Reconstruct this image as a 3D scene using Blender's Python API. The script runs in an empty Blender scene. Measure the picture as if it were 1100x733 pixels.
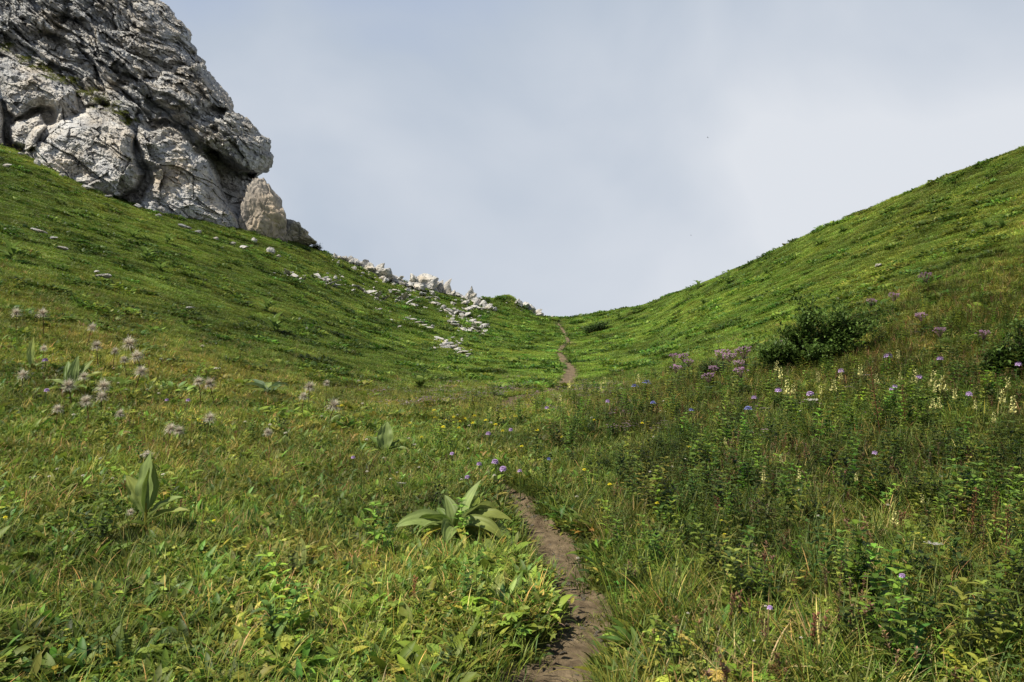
import bpy, math, random
import numpy as np
from math import radians as R

# ------------------------------------------------------------------ camera, light, exposure
S = bpy.context.scene
C = S.collection
F, PX, PY, EYE = 800.0, 550.0, 366.5, 1.5          # focal length and centre in photo pixels, eye height
cam = bpy.data.cameras.new('camera'); camo = bpy.data.objects.new('camera', cam); C.objects.link(camo)
camo.location = (0, 0, EYE); camo.rotation_euler = (R(90), 0, 0)
cam.sensor_width = 36; cam.lens = 36 * F / 1100.0; cam.clip_start = 0.05; cam.clip_end = 3000
S.camera = camo

SUN_AZ = math.atan2(-0.86, -0.40)                  # angle from +Y towards +X of the direction TO the sun
SUN_EL = R(57)
W = bpy.data.worlds.new('World'); S.world = W; W.use_nodes = True
wn, wl = W.node_tree.nodes, W.node_tree.links
wn.clear()
out = wn.new('ShaderNodeOutputWorld')
sky = wn.new('ShaderNodeTexSky'); sky.sky_type = 'NISHITA'; sky.sun_disc = False
sky.sun_elevation = SUN_EL; sky.sun_rotation = SUN_AZ; sky.altitude = 2000; sky.air_density = 1.0; sky.dust_density = 0.6
bgs = wn.new('ShaderNodeBackground'); bgs.inputs['Strength'].default_value = 0.07
wl.new(sky.outputs[0], bgs.inputs['Color'])
bgc = wn.new('ShaderNodeBackground'); bgc.inputs['Strength'].default_value = 0.76
tc = wn.new('ShaderNodeTexCoord')
sep = wn.new('ShaderNodeSeparateXYZ'); wl.new(tc.outputs['Generated'], sep.inputs[0])
mp = wn.new('ShaderNodeMapping'); mp.inputs['Scale'].default_value = (1.0, 1.0, 1.25); wl.new(tc.outputs['Generated'], mp.inputs[0])
nz = wn.new('ShaderNodeTexNoise'); nz.inputs['Scale'].default_value = 2.3; nz.inputs['Detail'].default_value = 5; nz.inputs['Roughness'].default_value = 0.45
nz.inputs['Distortion'].default_value = 0.35
wl.new(mp.outputs[0], nz.inputs['Vector'])
def wmath(op, a, b=None, clamp=False):
    n = wn.new('ShaderNodeMath'); n.operation = op; n.use_clamp = clamp
    for i, v in enumerate((a, b)):
        if v is None: continue
        if isinstance(v, (int, float)): n.inputs[i].default_value = v
        else: wl.new(v, n.inputs[i])
    return n.outputs[0]
# fog bank: dense low down, thinning upwards and to the left
el = sep.outputs['Z']
lowfog = wn.new('ShaderNodeMapRange'); lowfog.interpolation_type = 'SMOOTHSTEP'
lowfog.inputs['From Min'].default_value = 0.80; lowfog.inputs['From Max'].default_value = 0.05
lowfog.inputs['To Max'].default_value = 0.90
wl.new(el, lowfog.inputs['Value'])
side = wmath('MULTIPLY', sep.outputs['X'], 0.50)
nn = wmath('MULTIPLY', wmath('SUBTRACT', nz.outputs['Fac'], 0.5), 1.4)
fac = wmath('ADD', wmath('ADD', lowfog.outputs[0], side), nn, True)
ramp = wn.new('ShaderNodeValToRGB'); wl.new(fac, ramp.inputs[0])
e = ramp.color_ramp.elements
e[0].position = 0.0; e[0].color = (0.24, 0.34, 0.58, 1)
e[1].position = 1.0; e[1].color = (0.66, 0.69, 0.74, 1)
m = e.new(0.55); m.color = (0.45, 0.51, 0.60, 1)
wl.new(ramp.outputs[0], bgc.inputs['Color'])
cover = wn.new('ShaderNodeMapRange'); cover.interpolation_type = 'SMOOTHSTEP'
cover.inputs['From Min'].default_value = 0.64; cover.inputs['From Max'].default_value = 0.43
cover.inputs['To Min'].default_value = 0.05; cover.inputs['To Max'].default_value = 1.0
wl.new(el, cover.inputs['Value'])
mix = wn.new('ShaderNodeMixShader'); wl.new(cover.outputs[0], mix.inputs[0])
wl.new(bgs.outputs[0], mix.inputs[1]); wl.new(bgc.outputs[0], mix.inputs[2]); wl.new(mix.outputs[0], out.inputs[0])

sl = bpy.data.lights.new('sun', 'SUN'); sl.energy = 5.0; sl.angle = R(0.5); sl.color = (1.0, 0.93, 0.80)
so = bpy.data.objects.new('sun', sl); C.objects.link(so)
from mathutils import Vector
sd = Vector((math.sin(SUN_AZ) * math.cos(SUN_EL), math.cos(SUN_AZ) * math.cos(SUN_EL), math.sin(SUN_EL)))
so.rotation_euler = sd.to_track_quat('Z', 'Y').to_euler()
S.view_settings.view_transform = 'Standard'; S.view_settings.look = 'None'
S.view_settings.exposure = 0.55; S.view_settings.gamma = 1.0
try: S.view_settings.use_curve_mapping = False
except Exception: pass
S.render.engine = 'CYCLES'
S.cycles.max_bounces = 5; S.cycles.diffuse_bounces = 3; S.cycles.glossy_bounces = 2
S.cycles.transmission_bounces = 3; S.cycles.transparent_max_bounces = 4
S.cycles.caustics_reflective = False; S.cycles.caustics_refractive = False

rng = np.random.default_rng(7)
random.seed(7)

# ------------------------------------------------------------------ noise in numpy
def _h(ix, iy, iz, seed):
    h = (ix * 374761393 + iy * 668265263 + iz * 2147483647 + seed * 1274126177) & 0xFFFFFFFF
    h = ((h ^ (h >> 13)) * 1274126177) & 0xFFFFFFFF
    h = ((h ^ (h >> 16)) * 2246822519) & 0xFFFFFFFF
    return h ^ (h >> 15)
def noise(p, seed=0):
    """value noise in [-1,1] with quintic blending, p (...,3)"""
    p = np.asarray(p, float); i = np.floor(p).astype(np.int64); f = p - i
    w = f * f * f * (f * (f * 6 - 15) + 10)
    r = 0
    for dx in (0, 1):
        wx = w[..., 0] if dx else 1 - w[..., 0]
        for dy in (0, 1):
            wy = w[..., 1] if dy else 1 - w[..., 1]
            for dz in (0, 1):
                wz = w[..., 2] if dz else 1 - w[..., 2]
                r = r + wx * wy * wz * (_h(i[..., 0] + dx, i[..., 1] + dy, i[..., 2] + dz, seed) / 2147483647.5 - 1)
    return r
def fbm(p, oct=4, seed=0, lac=2.03, gain=0.5):
    a, s, r = 1.0, 1.0, 0
    for k in range(oct):
        r = r + a * noise(np.asarray(p) * s + 17.3 * k, seed + k); a *= gain; s *= lac
    return r
def ridge(p, oct=4, seed=0, gain=0.5):
    a, s, r = 1.0, 1.0, 0
    for k in range(oct):
        r = r + a * (1 - 2 * np.abs(noise(np.asarray(p) * s + 9.1 * k, seed + k))); a *= gain; s *= 2.1
    return r
def worley(p, seed=0):
    """F1, F2 and id of the nearest cell"""
    p = np.asarray(p, float); i = np.floor(p).astype(np.int64)
    f1 = np.full(p.shape[:-1], 9.0); f2 = f1.copy(); cid = np.zeros(p.shape[:-1], np.int64)
    for dx in (-1, 0, 1):
        for dy in (-1, 0, 1):
            for dz in (-1, 0, 1):
                c = i + np.array([dx, dy, dz])
                q = np.stack([_h(c[..., 0], c[..., 1], c[..., 2], seed + s) / 4294967295.0 for s in (11, 23, 37)], -1) + c
                d = np.sqrt(((q - p) ** 2).sum(-1))
                near = d < f1
                f2 = np.where(near, f1, np.minimum(f2, d)); cid = np.where(near, _h(c[..., 0], c[..., 1], c[..., 2], seed + 5), cid)
                f1 = np.where(near, d, f1)
    return f1, f2, cid / 4294967295.0
def facets(p, seed=0):
    """cells of broken rock: per-cell step and tilt, and the gap between the two nearest cells"""
    p = np.asarray(p, float); i = np.floor(p).astype(np.int64)
    f1 = np.full(p.shape[:-1], 9.0); f2 = f1.copy(); st = np.zeros(p.shape[:-1]); tl = st.copy()
    for dx in (-1, 0, 1):
        for dy in (-1, 0, 1):
            c = i + np.array([dx, dy, 0]); cx, cy, cz = c[..., 0], c[..., 1], c[..., 2]
            r = [_h(cx, cy, cz * 0, seed + k) / 4294967295.0 for k in (11, 23, 37, 41, 59)]
            ex, ey = p[..., 0] - cx - r[0], p[..., 1] - cy - r[1]; d = np.hypot(ex, ey); near = d < f1
            f2 = np.where(near, f1, np.minimum(f2, d)); f1 = np.where(near, d, f1)
            st = np.where(near, r[2] - .5, st); tl = np.where(near, (r[3] - .5) * ex + (r[4] - .5) * ey, tl)
    return st, tl, f2 - f1
def sstep(a, b, x):
    t = np.clip((x - a) / (b - a), 0, 1); return t * t * (3 - 2 * t)
def v3(x, y, z): return np.stack(np.broadcast_arrays(x, y, z), -1)

# ------------------------------------------------------------------ terrain: height as a function of place
# each profile: bearing (column of the photo's width), then (row, distance) down the line of sight, last one is the crest
PROF = {
 -600: [(733,2.6),(600,3.5),(500,4.6),(400,7.0),(300,11),(200,18),(100,28),(40,40)],
 -250: [(733,2.8),(600,4.0),(500,5.5),(400,9.0),(300,15),(200,26),(130,38),(95,48)],
 0:    [(733,3.0),(600,4.4),(500,6.5),(430,9.0),(370,12.8),(310,18.5),(250,28),(200,39),(157,50)],
 150:  [(733,3.1),(600,4.7),(500,7.2),(440,10),(390,14),(340,20.5),(290,30),(250,41),(221,52)],
 300:  [(733,3.15),(640,4.2),(560,5.8),(500,7.8),(450,11),(410,16),(370,23),(330,33),(300,42),(275,51),(257,60)],
 450:  [(733,3.2),(600,5.0),(540,6.5),(500,8.3),(460,11.5),(430,16.5),(400,24),(380,31),(350,45),(325,58),(309,68)],
 600:  [(733,3.2),(650,4.1),(590,5.2),(540,6.6),(500,8.4),(460,11.3),(432,16.5),(415,22),(400,28),(380,40),(360,56),(342,72)],
 680:  [(733,3.2),(600,5.0),(500,8.3),(450,11.5),(425,16),(410,21),(390,28),(370,38),(350,51),(331,66)],
 750:  [(733,3.2),(600,5.0),(500,8.0),(450,11.2),(420,14.5),(400,19),(370,27),(340,37),(320,46),(307,55)],
 900:  [(733,3.1),(600,4.8),(500,7.5),(450,10),(410,13),(380,16),(340,22),(300,29),(265,37),(241,44)],
 1100: [(733,3.0),(600,4.5),(500,6.6),(440,8.5),(400,10.5),(360,13),(300,18),(240,25),(190,32),(160,37)],
 1350: [(733,2.8),(600,4.0),(500,5.5),(400,8.8),(300,14),(200,21),(120,28),(75,33)],
 1750: [(733,2.6),(600,3.5),(500,4.6),(400,7.0),(300,11),(200,17),(100,24),(30,30)],
}
def pchip(x, y, xi):
    x = np.asarray(x, float); y = np.asarray(y, float)
    h = np.diff(x); dl = np.diff(y, axis=0) / (h if y.ndim == 1 else h[:, None])
    m = np.zeros_like(y)
    hh = h if y.ndim == 1 else h[:, None]
    w1 = 2 * hh[1:] + hh[:-1]; w2 = hh[1:] + 2 * hh[:-1]
    with np.errstate(divide='ignore', invalid='ignore'):
        inner = (w1 + w2) / (w1 / dl[:-1] + w2 / dl[1:])
    m[1:-1] = np.where(dl[:-1] * dl[1:] > 0, inner, 0); m[0] = dl[0]; m[-1] = dl[-1]
    xi = np.clip(xi, x[0], x[-1]); k = np.clip(np.searchsorted(x, xi, 'right') - 1, 0, len(x) - 2)
    t = (xi - x[k]) / h[k]; hk = h[k]
    if y.ndim > 1: t = t[:, None]; hk = hk[:, None]
    return ((1 + 2*t) * (1-t)**2 * y[k] + t * (1-t)**2 * hk * m[k] + t*t*(3-2*t) * y[k+1] + t*t*(t-1) * hk * m[k+1])
cols = sorted(PROF)
LT = np.linspace(math.log(0.022), math.log(9.0), 560)   # log of distance / distance of the crest
sky_d = []; rows_z = []
for u in cols:
    pr = PROF[u]; d = [0.3, 1.5, 2.2] + [b for a, b in pr]; z = [0.0, 0.0, 0.01 if u > 100 else 0.03] + [EYE + (PY - a) / F * b for a, b in pr]
    ds, zs = d[-1], z[-1]; sky_d.append(ds)
    if u <= 150: tail = [(8, 1.0), (28, 3.0), (60, -6), (150, -80)]
    elif u == 300: tail = [(5, 0.1), (14, -3.0), (50, -30), (150, -110)]
    else: tail = [(4, -0.5), (14, -5), (50, -32), (150, -110)]
    for a, b in tail: d.append(ds + a); z.append(zs + b)
    d.append(700); z.append(zs - 360)
    rows_z.append(pchip(np.log(np.array(d) / ds), z, LT))
UG = np.arange(-600, 1751, 5.0)
TAB = pchip(cols, np.array(rows_z), UG)             # [u, t]
SKYD = pchip(cols, np.array(sky_d), UG)
def skyd(u): return np.interp(u, UG, SKYD)
def base_z(x, y):
    yy = np.maximum(y, 2.0); u = PX + F * x / yy
    fu = np.clip((u + 600) / 5, 0, len(UG) - 1.001); fd = np.clip((np.log(yy / skyd(u)) - LT[0]) / (LT[1] - LT[0]), 0, len(LT) - 1.001)
    iu = fu.astype(int); idd = fd.astype(int); a = fu - iu; b = fd - idd
    z = TAB[iu, idd]*(1-a)*(1-b) + TAB[iu+1, idd]*a*(1-b) + TAB[iu, idd+1]*(1-a)*b + TAB[iu+1, idd+1]*a*b
    # the grassy knoll left of the pass
    z = z + 1.5 * np.exp(-((x + 0.2) / 1.5) ** 2 - ((y - 68) / 4.0) ** 2) + 0.55*np.exp(-((x + 2.4) / 1.6) ** 2 - ((y - 67) / 4.0) ** 2)
    P = v3(x, y, 0 * x)
    far = sstep(10, 45, y)
    z = z + 0.018 * fbm(P * 1.7, 3, 3) * (1 - far) * sstep(1.5, 3, y) + far * (0.07 * fbm(P * 0.22, 2, 5) + 0.035 * fbm(P * 1.3, 2, 6))
    return z
_cache = {}
def column(px):
    if px not in _cache:
        d = np.exp(np.linspace(math.log(2.3), math.log(100), 1600)); x = (px - PX) / F * d; z = base_z(x, d)
        _cache[px] = (x, d, z, PY - (z - EYE) / d * F)
    return _cache[px]
def locate(px, py, want=None):
    """first ground point seen along the line of sight through a place of the photo"""
    x, d, z, row = column(px); k = np.argmax(row <= py)
    if row[k] > py: k = int(np.argmin(np.where(d < skyd(px) + 4, row, 1e9)))
    return x[k], d[k], z[k]
PATH_PX = [(560,1100,.4),(575,850,.42),(592,760,.42),(602,728,.42),(624,685,.38),(629,652,.34),(614,622,.34),(600,596,.36),(575,562,.32),(553,533,.24),
           (538,514,.12),(528,500,.06),(540,474,.04),(552,448,.06),(548,430,.34),(580,423,.40),(604,414,.42),(613,402,.50),(609,392,.36),(602,381,.26),(604,373,.24),(610,366,.2),(606,357,.16),(600,348,.12),(598,343,.1)]
pp = []
for a, b, w in PATH_PX:
    if b > 760: d = EYE / ((b - PY) / F); pp.append(((a - PX) / F * d, d, w))
    else:
        q = locate(a, b); pp.append((q[0], q[1], w))
pp = np.array(pp); tt = np.arange(len(pp)); ts = np.linspace(0, len(pp) - 1, 420)
PATH = np.stack([pchip(tt, pp[:, k], ts) for k in range(3)], 1)
def path_dist(x, y):
    """signed-less distance to the path's centre line divided by its half width"""
    x = np.asarray(x, float); y = np.asarray(y, float)
    best = np.full(x.shape, 1e9)
    xf, yf = x.ravel(), y.ravel(); bf = best.ravel()
    for s in range(0, len(xf), 40000):
        dx = xf[s:s+40000, None] - PATH[None, :, 0]; dy = yf[s:s+40000, None] - PATH[None, :, 1]
        bf[s:s+40000] = (np.sqrt(dx*dx + dy*dy) / (PATH[None, :, 2] * 0.5)).min(1)
    return bf.reshape(x.shape)
def path_gap(x, y):
    """metres from the edge of the trodden path (negative on it)"""
    x = np.asarray(x, float); y = np.asarray(y, float); out_ = np.empty(x.shape)
    for s in range(0, len(x), 40000):
        dx = x[s:s+40000, None] - PATH[None, :, 0]; dy = y[s:s+40000, None] - PATH[None, :, 1]
        out_[s:s+40000] = (np.sqrt(dx*dx + dy*dy) - PATH[None, :, 2] * 0.5 + 1.0 * (PATH[None, :, 2] < .10)).min(1)
    return out_
def ground(x, y, core=False):
    x = np.asarray(x, float); y = np.asarray(y, float)
    z = base_z(x, y); r = path_dist(x, y)
    z = z - 0.075 * np.exp(-(r / 1.15) ** 4) * (1 - 0.5 * sstep(14, 30, y))
    if core: z = z - 0.05 * np.exp(-(r / 0.75) ** 6)
    return z
def normal(x, y):
    e = 0.15 + 0.004 * y
    gx = (base_z(x + e, y) - base_z(x - e, y)) / (2 * e); gy = (base_z(x, y + e) - base_z(x, y - e)) / (2 * e)
    n = v3(-gx, -gy, np.ones_like(gx)); return n / np.linalg.norm(n, axis=-1, keepdims=True)

# ------------------------------------------------------------------ mesh helpers
class M:
    def __init__(s): s.v = []; s.f = []; s.c = []; s.n = 0
    def add(s, v, f, c):
        v = np.asarray(v, float).reshape(-1, 3); c = np.broadcast_to(np.asarray(c, float), (len(v), 3)) if np.ndim(c) < 2 else np.asarray(c)
        s.v.append(v); s.c.append(c); s.f.append([tuple(int(i) + s.n for i in q) for q in f]); s.n += len(v)
    def grid(s, V, c, closed=False):
        """V (a,b,3) sheet"""
        a, b = V.shape[:2]
        cc = np.asarray(c, float)
        if cc.ndim == 3: cc = cc.reshape(-1, 3)
        bb = b if closed else b - 1
        f = [(i*b + j, i*b + (j+1) % b, (i+1)*b + (j+1) % b, (i+1)*b + j) for i in range(a-1) for j in range(bb)]
        s.add(V.reshape(-1, 3), f, cc)
    def mesh(s, name, smooth=True):
        me = bpy.data.meshes.new(name)
        V = np.concatenate(s.v); me.from_pydata(V.tolist(), [], [q for l in s.f for q in l])
        at = me.color_attributes.new('Col', 'FLOAT_COLOR', 'POINT')
        cc = np.concatenate([np.concatenate(s.c), np.ones((len(V), 1))], 1).astype(np.float32); at.data.foreach_set('color', cc.ravel())
        me.polygons.foreach_set('use_smooth', [smooth] * len(me.polygons)); me.update(); return me
def fastgrid(name, V, col=None, smooth=True, closed_u=False):
    a, b = V.shape[:2]; me = bpy.data.meshes.new(name)
    i, j = np.meshgrid(np.arange(a - 1), np.arange(b if closed_u else b - 1), indexing='ij')
    j2 = (j + 1) % b
    q = np.stack([i*b + j, i*b + j2, (i+1)*b + j2, (i+1)*b + j], -1).reshape(-1, 4)
    me.vertices.add(a*b); me.vertices.foreach_set('co', V.reshape(-1).astype(np.float32))
    me.loops.add(q.size); me.loops.foreach_set('vertex_index', q.ravel().astype(np.int32))
    me.polygons.add(len(q)); me.polygons.foreach_set('loop_start', np.arange(0, q.size, 4, dtype=np.int32)); 
    me.update(calc_edges=True); me.validate()
    me.polygons.foreach_set('use_smooth', [smooth] * len(me.polygons))
    if col is not None:
        at = me.color_attributes.new('Col', 'FLOAT_COLOR', 'POINT')
        at.data.foreach_set('color', np.concatenate([col.reshape(-1, 3), np.ones((a*b, 1))], 1).astype(np.float32).ravel())
    me.update(); return me
def link(name, me, mat, parent=None):
    o = bpy.data.objects.new(name, me); C.objects.link(o)
    if not me.materials: me.materials.append(mat)
    if parent: o.parent = parent
    return o
def tag(o, label=None, cat=None, group=None, kind=None):
    if label: o['label'] = label
    if cat: o['category'] = cat
    if group: o['group'] = group
    if kind: o['kind'] = kind
    return o
def empty(name, loc, rz=0, scale=1.0):
    o = bpy.data.objects.new(name, None); C.objects.link(o); o.location = loc; o.rotation_euler = (0, 0, rz); o.scale = (scale,) * 3
    o.empty_display_size = 0.1; return o
def copy_tree(o, parent=None):
    c = o.copy(); C.objects.link(c); c.parent = parent
    for ch in list(o.children): copy_tree(ch, c)
    return c

# ------------------------------------------------------------------ materials
def newmat(name):
    m = bpy.data.materials.new(name); m.use_nodes = True; m.node_tree.nodes.clear(); return m, m.node_tree.nodes, m.node_tree.links
def foliage(name, inst=False, transl=0.35, rough=0.5, vary=0.34, spec=0.22, noise_scale=None):
    m, n, l = newmat(name)
    o = n.new('ShaderNodeOutputMaterial'); pr = n.new('ShaderNodeBsdfPrincipled'); pr.inputs['Roughness'].default_value = rough
    pr.inputs['Specular IOR Level'].default_value = spec
    a = n.new('ShaderNodeVertexColor'); a.layer_name = 'Col'; c = a.outputs['Color']
    if inst:
        t = n.new('ShaderNodeAttribute'); t.attribute_type = 'INSTANCER'; t.attribute_name = 'tint'
        mm = n.new('ShaderNodeMix'); mm.data_type = 'RGBA'; mm.blend_type = 'MULTIPLY'; mm.inputs[0].default_value = 1
        l.new(c, mm.inputs[6]); l.new(t.outputs['Color'], mm.inputs[7]); c = mm.outputs[2]
    oi = n.new('ShaderNodeObjectInfo'); mr = n.new('ShaderNodeMapRange'); mr.inputs['To Min'].default_value = 1 - vary; mr.inputs['To Max'].default_value = 1 + vary
    l.new(oi.outputs['Random'], mr.inputs[0])
    hs = n.new('ShaderNodeHueSaturation'); l.new(mr.outputs[0], hs.inputs['Value']); l.new(c, hs.inputs['Color']); c = hs.outputs[0]
    if noise_scale:
        t = n.new('ShaderNodeTexCoord'); q = n.new('ShaderNodeTexNoise'); q.inputs['Scale'].default_value = noise_scale; q.inputs['Detail'].default_value = 4
        l.new(t.outputs['Object'], q.inputs['Vector'])
        r2 = n.new('ShaderNodeMapRange'); r2.inputs['From Min'].default_value = .3; r2.inputs['From Max'].default_value = .7; r2.inputs['To Min'].default_value = .75; r2.inputs['To Max'].default_value = 1.2
        l.new(q.outputs['Fac'], r2.inputs[0]); h2 = n.new('ShaderNodeHueSaturation'); l.new(r2.outputs[0], h2.inputs['Value']); l.new(c, h2.inputs['Color']); c = h2.outputs[0]
    l.new(c, pr.inputs['Base Color'])
    if transl > 0:
        tr = n.new('ShaderNodeBsdfTranslucent'); l.new(c, tr.inputs['Color']); mx = n.new('ShaderNodeMixShader'); mx.inputs[0].default_value = transl
        l.new(pr.outputs[0], mx.inputs[1]); l.new(tr.outputs[0], mx.inputs[2]); l.new(mx.outputs[0], o.inputs[0])
    else: l.new(pr.outputs[0], o.inputs[0])
    return m
MAT_I = foliage('meadow_leaves', inst=True)
MAT_P = foliage('plant_leaves', vary=0.12, noise_scale=9)
MAT_F = foliage('petals', vary=0.15, transl=0.3, rough=0.8, spec=0.1)
MAT_B = foliage('bush_leaves', vary=0.1, transl=0.35)

def rockmat(name, usecol=True, base=(0.42, 0.42, 0.42), scale=1.0):
    m, n, l = newmat(name)
    o = n.new('ShaderNodeOutputMaterial'); pr = n.new('ShaderNodeBsdfPrincipled'); pr.inputs['Roughness'].default_value = 0.9; pr.inputs['Specular IOR Level'].default_value = 0.15
    t = n.new('ShaderNodeTexCoord')
    def nt(s, d=6, r=.6):
        q = n.new('ShaderNodeTexNoise'); q.inputs['Scale'].default_value = s * scale; q.inputs['Detail'].default_value = d; q.inputs['Roughness'].default_value = r
        l.new(t.outputs['Object'], q.inputs['Vector']); return q.outputs['Fac']
    if usecol:
        a = n.new('ShaderNodeVertexColor'); a.layer_name = 'Col'; c = a.outputs['Color']
    else:
        a = n.new('ShaderNodeRGB'); a.outputs[0].default_value = (*base, 1); c = a.outputs[0]
    # weathering mottles
    r1 = n.new('ShaderNodeValToRGB'); e = r1.color_ramp.elements; e[0].position = .36; e[0].color = (.62, .63, .66, 1); e[1].position = .60; e[1].color = (1.08, 1.07, 1.04, 1)
    l.new(nt(0.9, 8, .68), r1.inputs[0])
    mm = n.new('ShaderNodeMix'); mm.data_type = 'RGBA'; mm.blend_type = 'MULTIPLY'; mm.inputs[0].default_value = 1; l.new(c, mm.inputs[6]); l.new(r1.outputs[0], mm.inputs[7])
    r2 = n.new('ShaderNodeValToRGB'); e = r2.color_ramp.elements; e[0].position = .42; e[0].color = (1.0, 1.0, 1.0, 1); e[1].position = .74; e[1].color = (1.10, .93, .72, 1)
    l.new(nt(0.35, 5, .6), r2.inputs[0])
    m2 = n.new('ShaderNodeMix'); m2.data_type = 'RGBA'; m2.blend_type = 'MULTIPLY'; m2.inputs[0].default_value = .8; l.new(mm.outputs[2], m2.inputs[6]); l.new(r2.outputs[0], m2.inputs[7])
    r3 = n.new('ShaderNodeValToRGB'); e = r3.color_ramp.elements; e[0].position = .40; e[0].color = (.45, .45, .47, 1); e[1].position = .47; e[1].color = (1, 1, 1, 1)
    l.new(nt(5.5, 5, .7), r3.inputs[0])
    m3 = n.new('ShaderNodeMix'); m3.data_type = 'RGBA'; m3.blend_type = 'MULTIPLY'; m3.inputs[0].default_value = .55; l.new(m2.outputs[2], m3.inputs[6]); l.new(r3.outputs[0], m3.inputs[7])
    l.new(m3.outputs[2], pr.inputs['Base Color'])
    bp = n.new('ShaderNodeBump'); bp.inputs['Strength'].default_value = .8; bp.inputs['Distance'].default_value = .12 / scale; l.new(nt(4.5, 9, .72), bp.inputs['Height'])
    l.new(bp.outputs[0], pr.inputs['Normal']); l.new(pr.outputs[0], o.inputs[0]); return m
MAT_ROCK = rockmat('limestone')
MAT_BLOCK = rockmat('limestone_blocks', usecol=True, scale=1.8)

# ------------------------------------------------------------------ ground sheet
def build_terrain():
    u = np.concatenate([np.linspace(-700, -120, 50)[:-1], np.linspace(-120, 1220, 420), np.linspace(1220, 1850, 50)[1:]])
    d = np.concatenate([np.linspace(-9, 1.9, 24), np.exp(np.linspace(math.log(2.0), math.log(90), 560)), np.exp(np.linspace(math.log(92), math.log(415), 40))])
    U, D = np.meshgrid(u, d)
    edge = np.clip(np.maximum(-120 - U, U - 1220) / 600, 0, 1.1)
    X = (U - PX) / F * (np.maximum(D, 2.0) + 7 * edge ** 1.5)
    X = np.where(D < 2.0, X * (1 + (2.0 - D) * 0.5), X)
    Z = ground(X, D, core=True)
    me = fastgrid('ground', v3(X, D, Z))
    m, n, l = newmat('meadow_soil')
    o = n.new('ShaderNodeOutputMaterial'); pr = n.new('ShaderNodeBsdfPrincipled'); pr.inputs['Roughness'].default_value = .95; pr.inputs['Specular IOR Level'].default_value = .1
    t = n.new('ShaderNodeTexCoord'); q = n.new('ShaderNodeTexNoise'); q.inputs['Scale'].default_value = 2.5; q.inputs['Detail'].default_value = 9; q.inputs['Roughness'].default_value = .7
    l.new(t.outputs['Object'], q.inputs['Vector'])
    r = n.new('ShaderNodeValToRGB'); e = r.color_ramp.elements
    e[0].position = .32; e[0].color = (.022, .022, .009, 1); e[1].position = .68; e[1].color = (.060, .080, .015, 1); l.new(q.outputs['Fac'], r.inputs[0])
    l.new(r.outputs[0], pr.inputs['Base Color']); bp = n.new('ShaderNodeBump'); bp.inputs['Distance'].default_value = .05; l.new(q.outputs['Fac'], bp.inputs['Height']); l.new(bp.outputs[0], pr.inputs['Normal'])
    l.new(pr.outputs[0], o.inputs[0])
    tag(link('ground', me, m), kind='structure')
build_terrain()

def build_path():
    n = 1500; s = np.linspace(0, 1, n)
    P = np.stack([np.interp(s * 419, np.arange(420), PATH[:, k]) for k in range(3)], 1)
    T = np.gradient(P[:, :2], axis=0); T /= np.linalg.norm(T, axis=1, keepdims=True) + 1e-9
    N = np.stack([T[:, 1], -T[:, 0]], 1)
    e = np.linspace(-1, 1, 41)
    arc = np.concatenate([[0], np.cumsum(np.linalg.norm(np.diff(P[:, :2], axis=0), axis=1))])
    wl_ = 1.18 + .35 * fbm(v3(arc * 3.1, 0 * arc, 0 * arc), 3, 31); wr = 1.18 + .35 * fbm(v3(arc * 3.3, 0 * arc + 9, 0 * arc), 3, 32)
    W_ = np.where(e[None, :] < 0, wl_[:, None], wr[:, None]) * P[:, 2:3] * .52
    X = P[:, 0:1] + N[:, 0:1] * e * W_; Y = P[:, 1:2] + N[:, 1:2] * e * W_
    Z = ground(X, Y) + .012 + .0006 * Y
    Q = v3(X, Y, 0 * X)
    Z += (.010 * fbm(Q * 5, 3, 41) + .006 * ridge(Q * 17, 3, 42)) * (1 - sstep(10, 30, Y)) - .05 * np.abs(e) ** 6 - .10 * (P[:, 2:3] < .12)
    me = fastgrid('path', v3(X, Y, Z))
    m, nn_, l = newmat('trodden_earth')
    o = nn_.new('ShaderNodeOutputMaterial'); pr = nn_.new('ShaderNodeBsdfPrincipled'); pr.inputs['Roughness'].default_value = .95; pr.inputs['Specular IOR Level'].default_value = .1
    t = nn_.new('ShaderNodeTexCoord')
    def nt(sc, d):
        q = nn_.new('ShaderNodeTexNoise'); q.inputs['Scale'].default_value = sc; q.inputs['Detail'].default_value = d; q.inputs['Roughness'].default_value = .68; l.new(t.outputs['Object'], q.inputs['Vector']); return q.outputs['Fac']
    r = nn_.new('ShaderNodeValToRGB'); e_ = r.color_ramp.elements; e_[0].position = .33; e_[0].color = (.060, .043, .026, 1); e_[1].position = .7; e_[1].color = (.215, .165, .10, 1); l.new(nt(7, 9), r.inputs[0])
    l.new(r.outputs[0], pr.inputs['Base Color']); bp = nn_.new('ShaderNodeBump'); bp.inputs['Distance'].default_value = .02; bp.inputs['Strength'].default_value = .9; l.new(nt(40, 6), bp.inputs['Height']); l.new(bp.outputs[0], pr.inputs['Normal'])
    l.new(pr.outputs[0], o.inputs[0])
    tag(link('path', me, m), kind='structure')
build_path()

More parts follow.
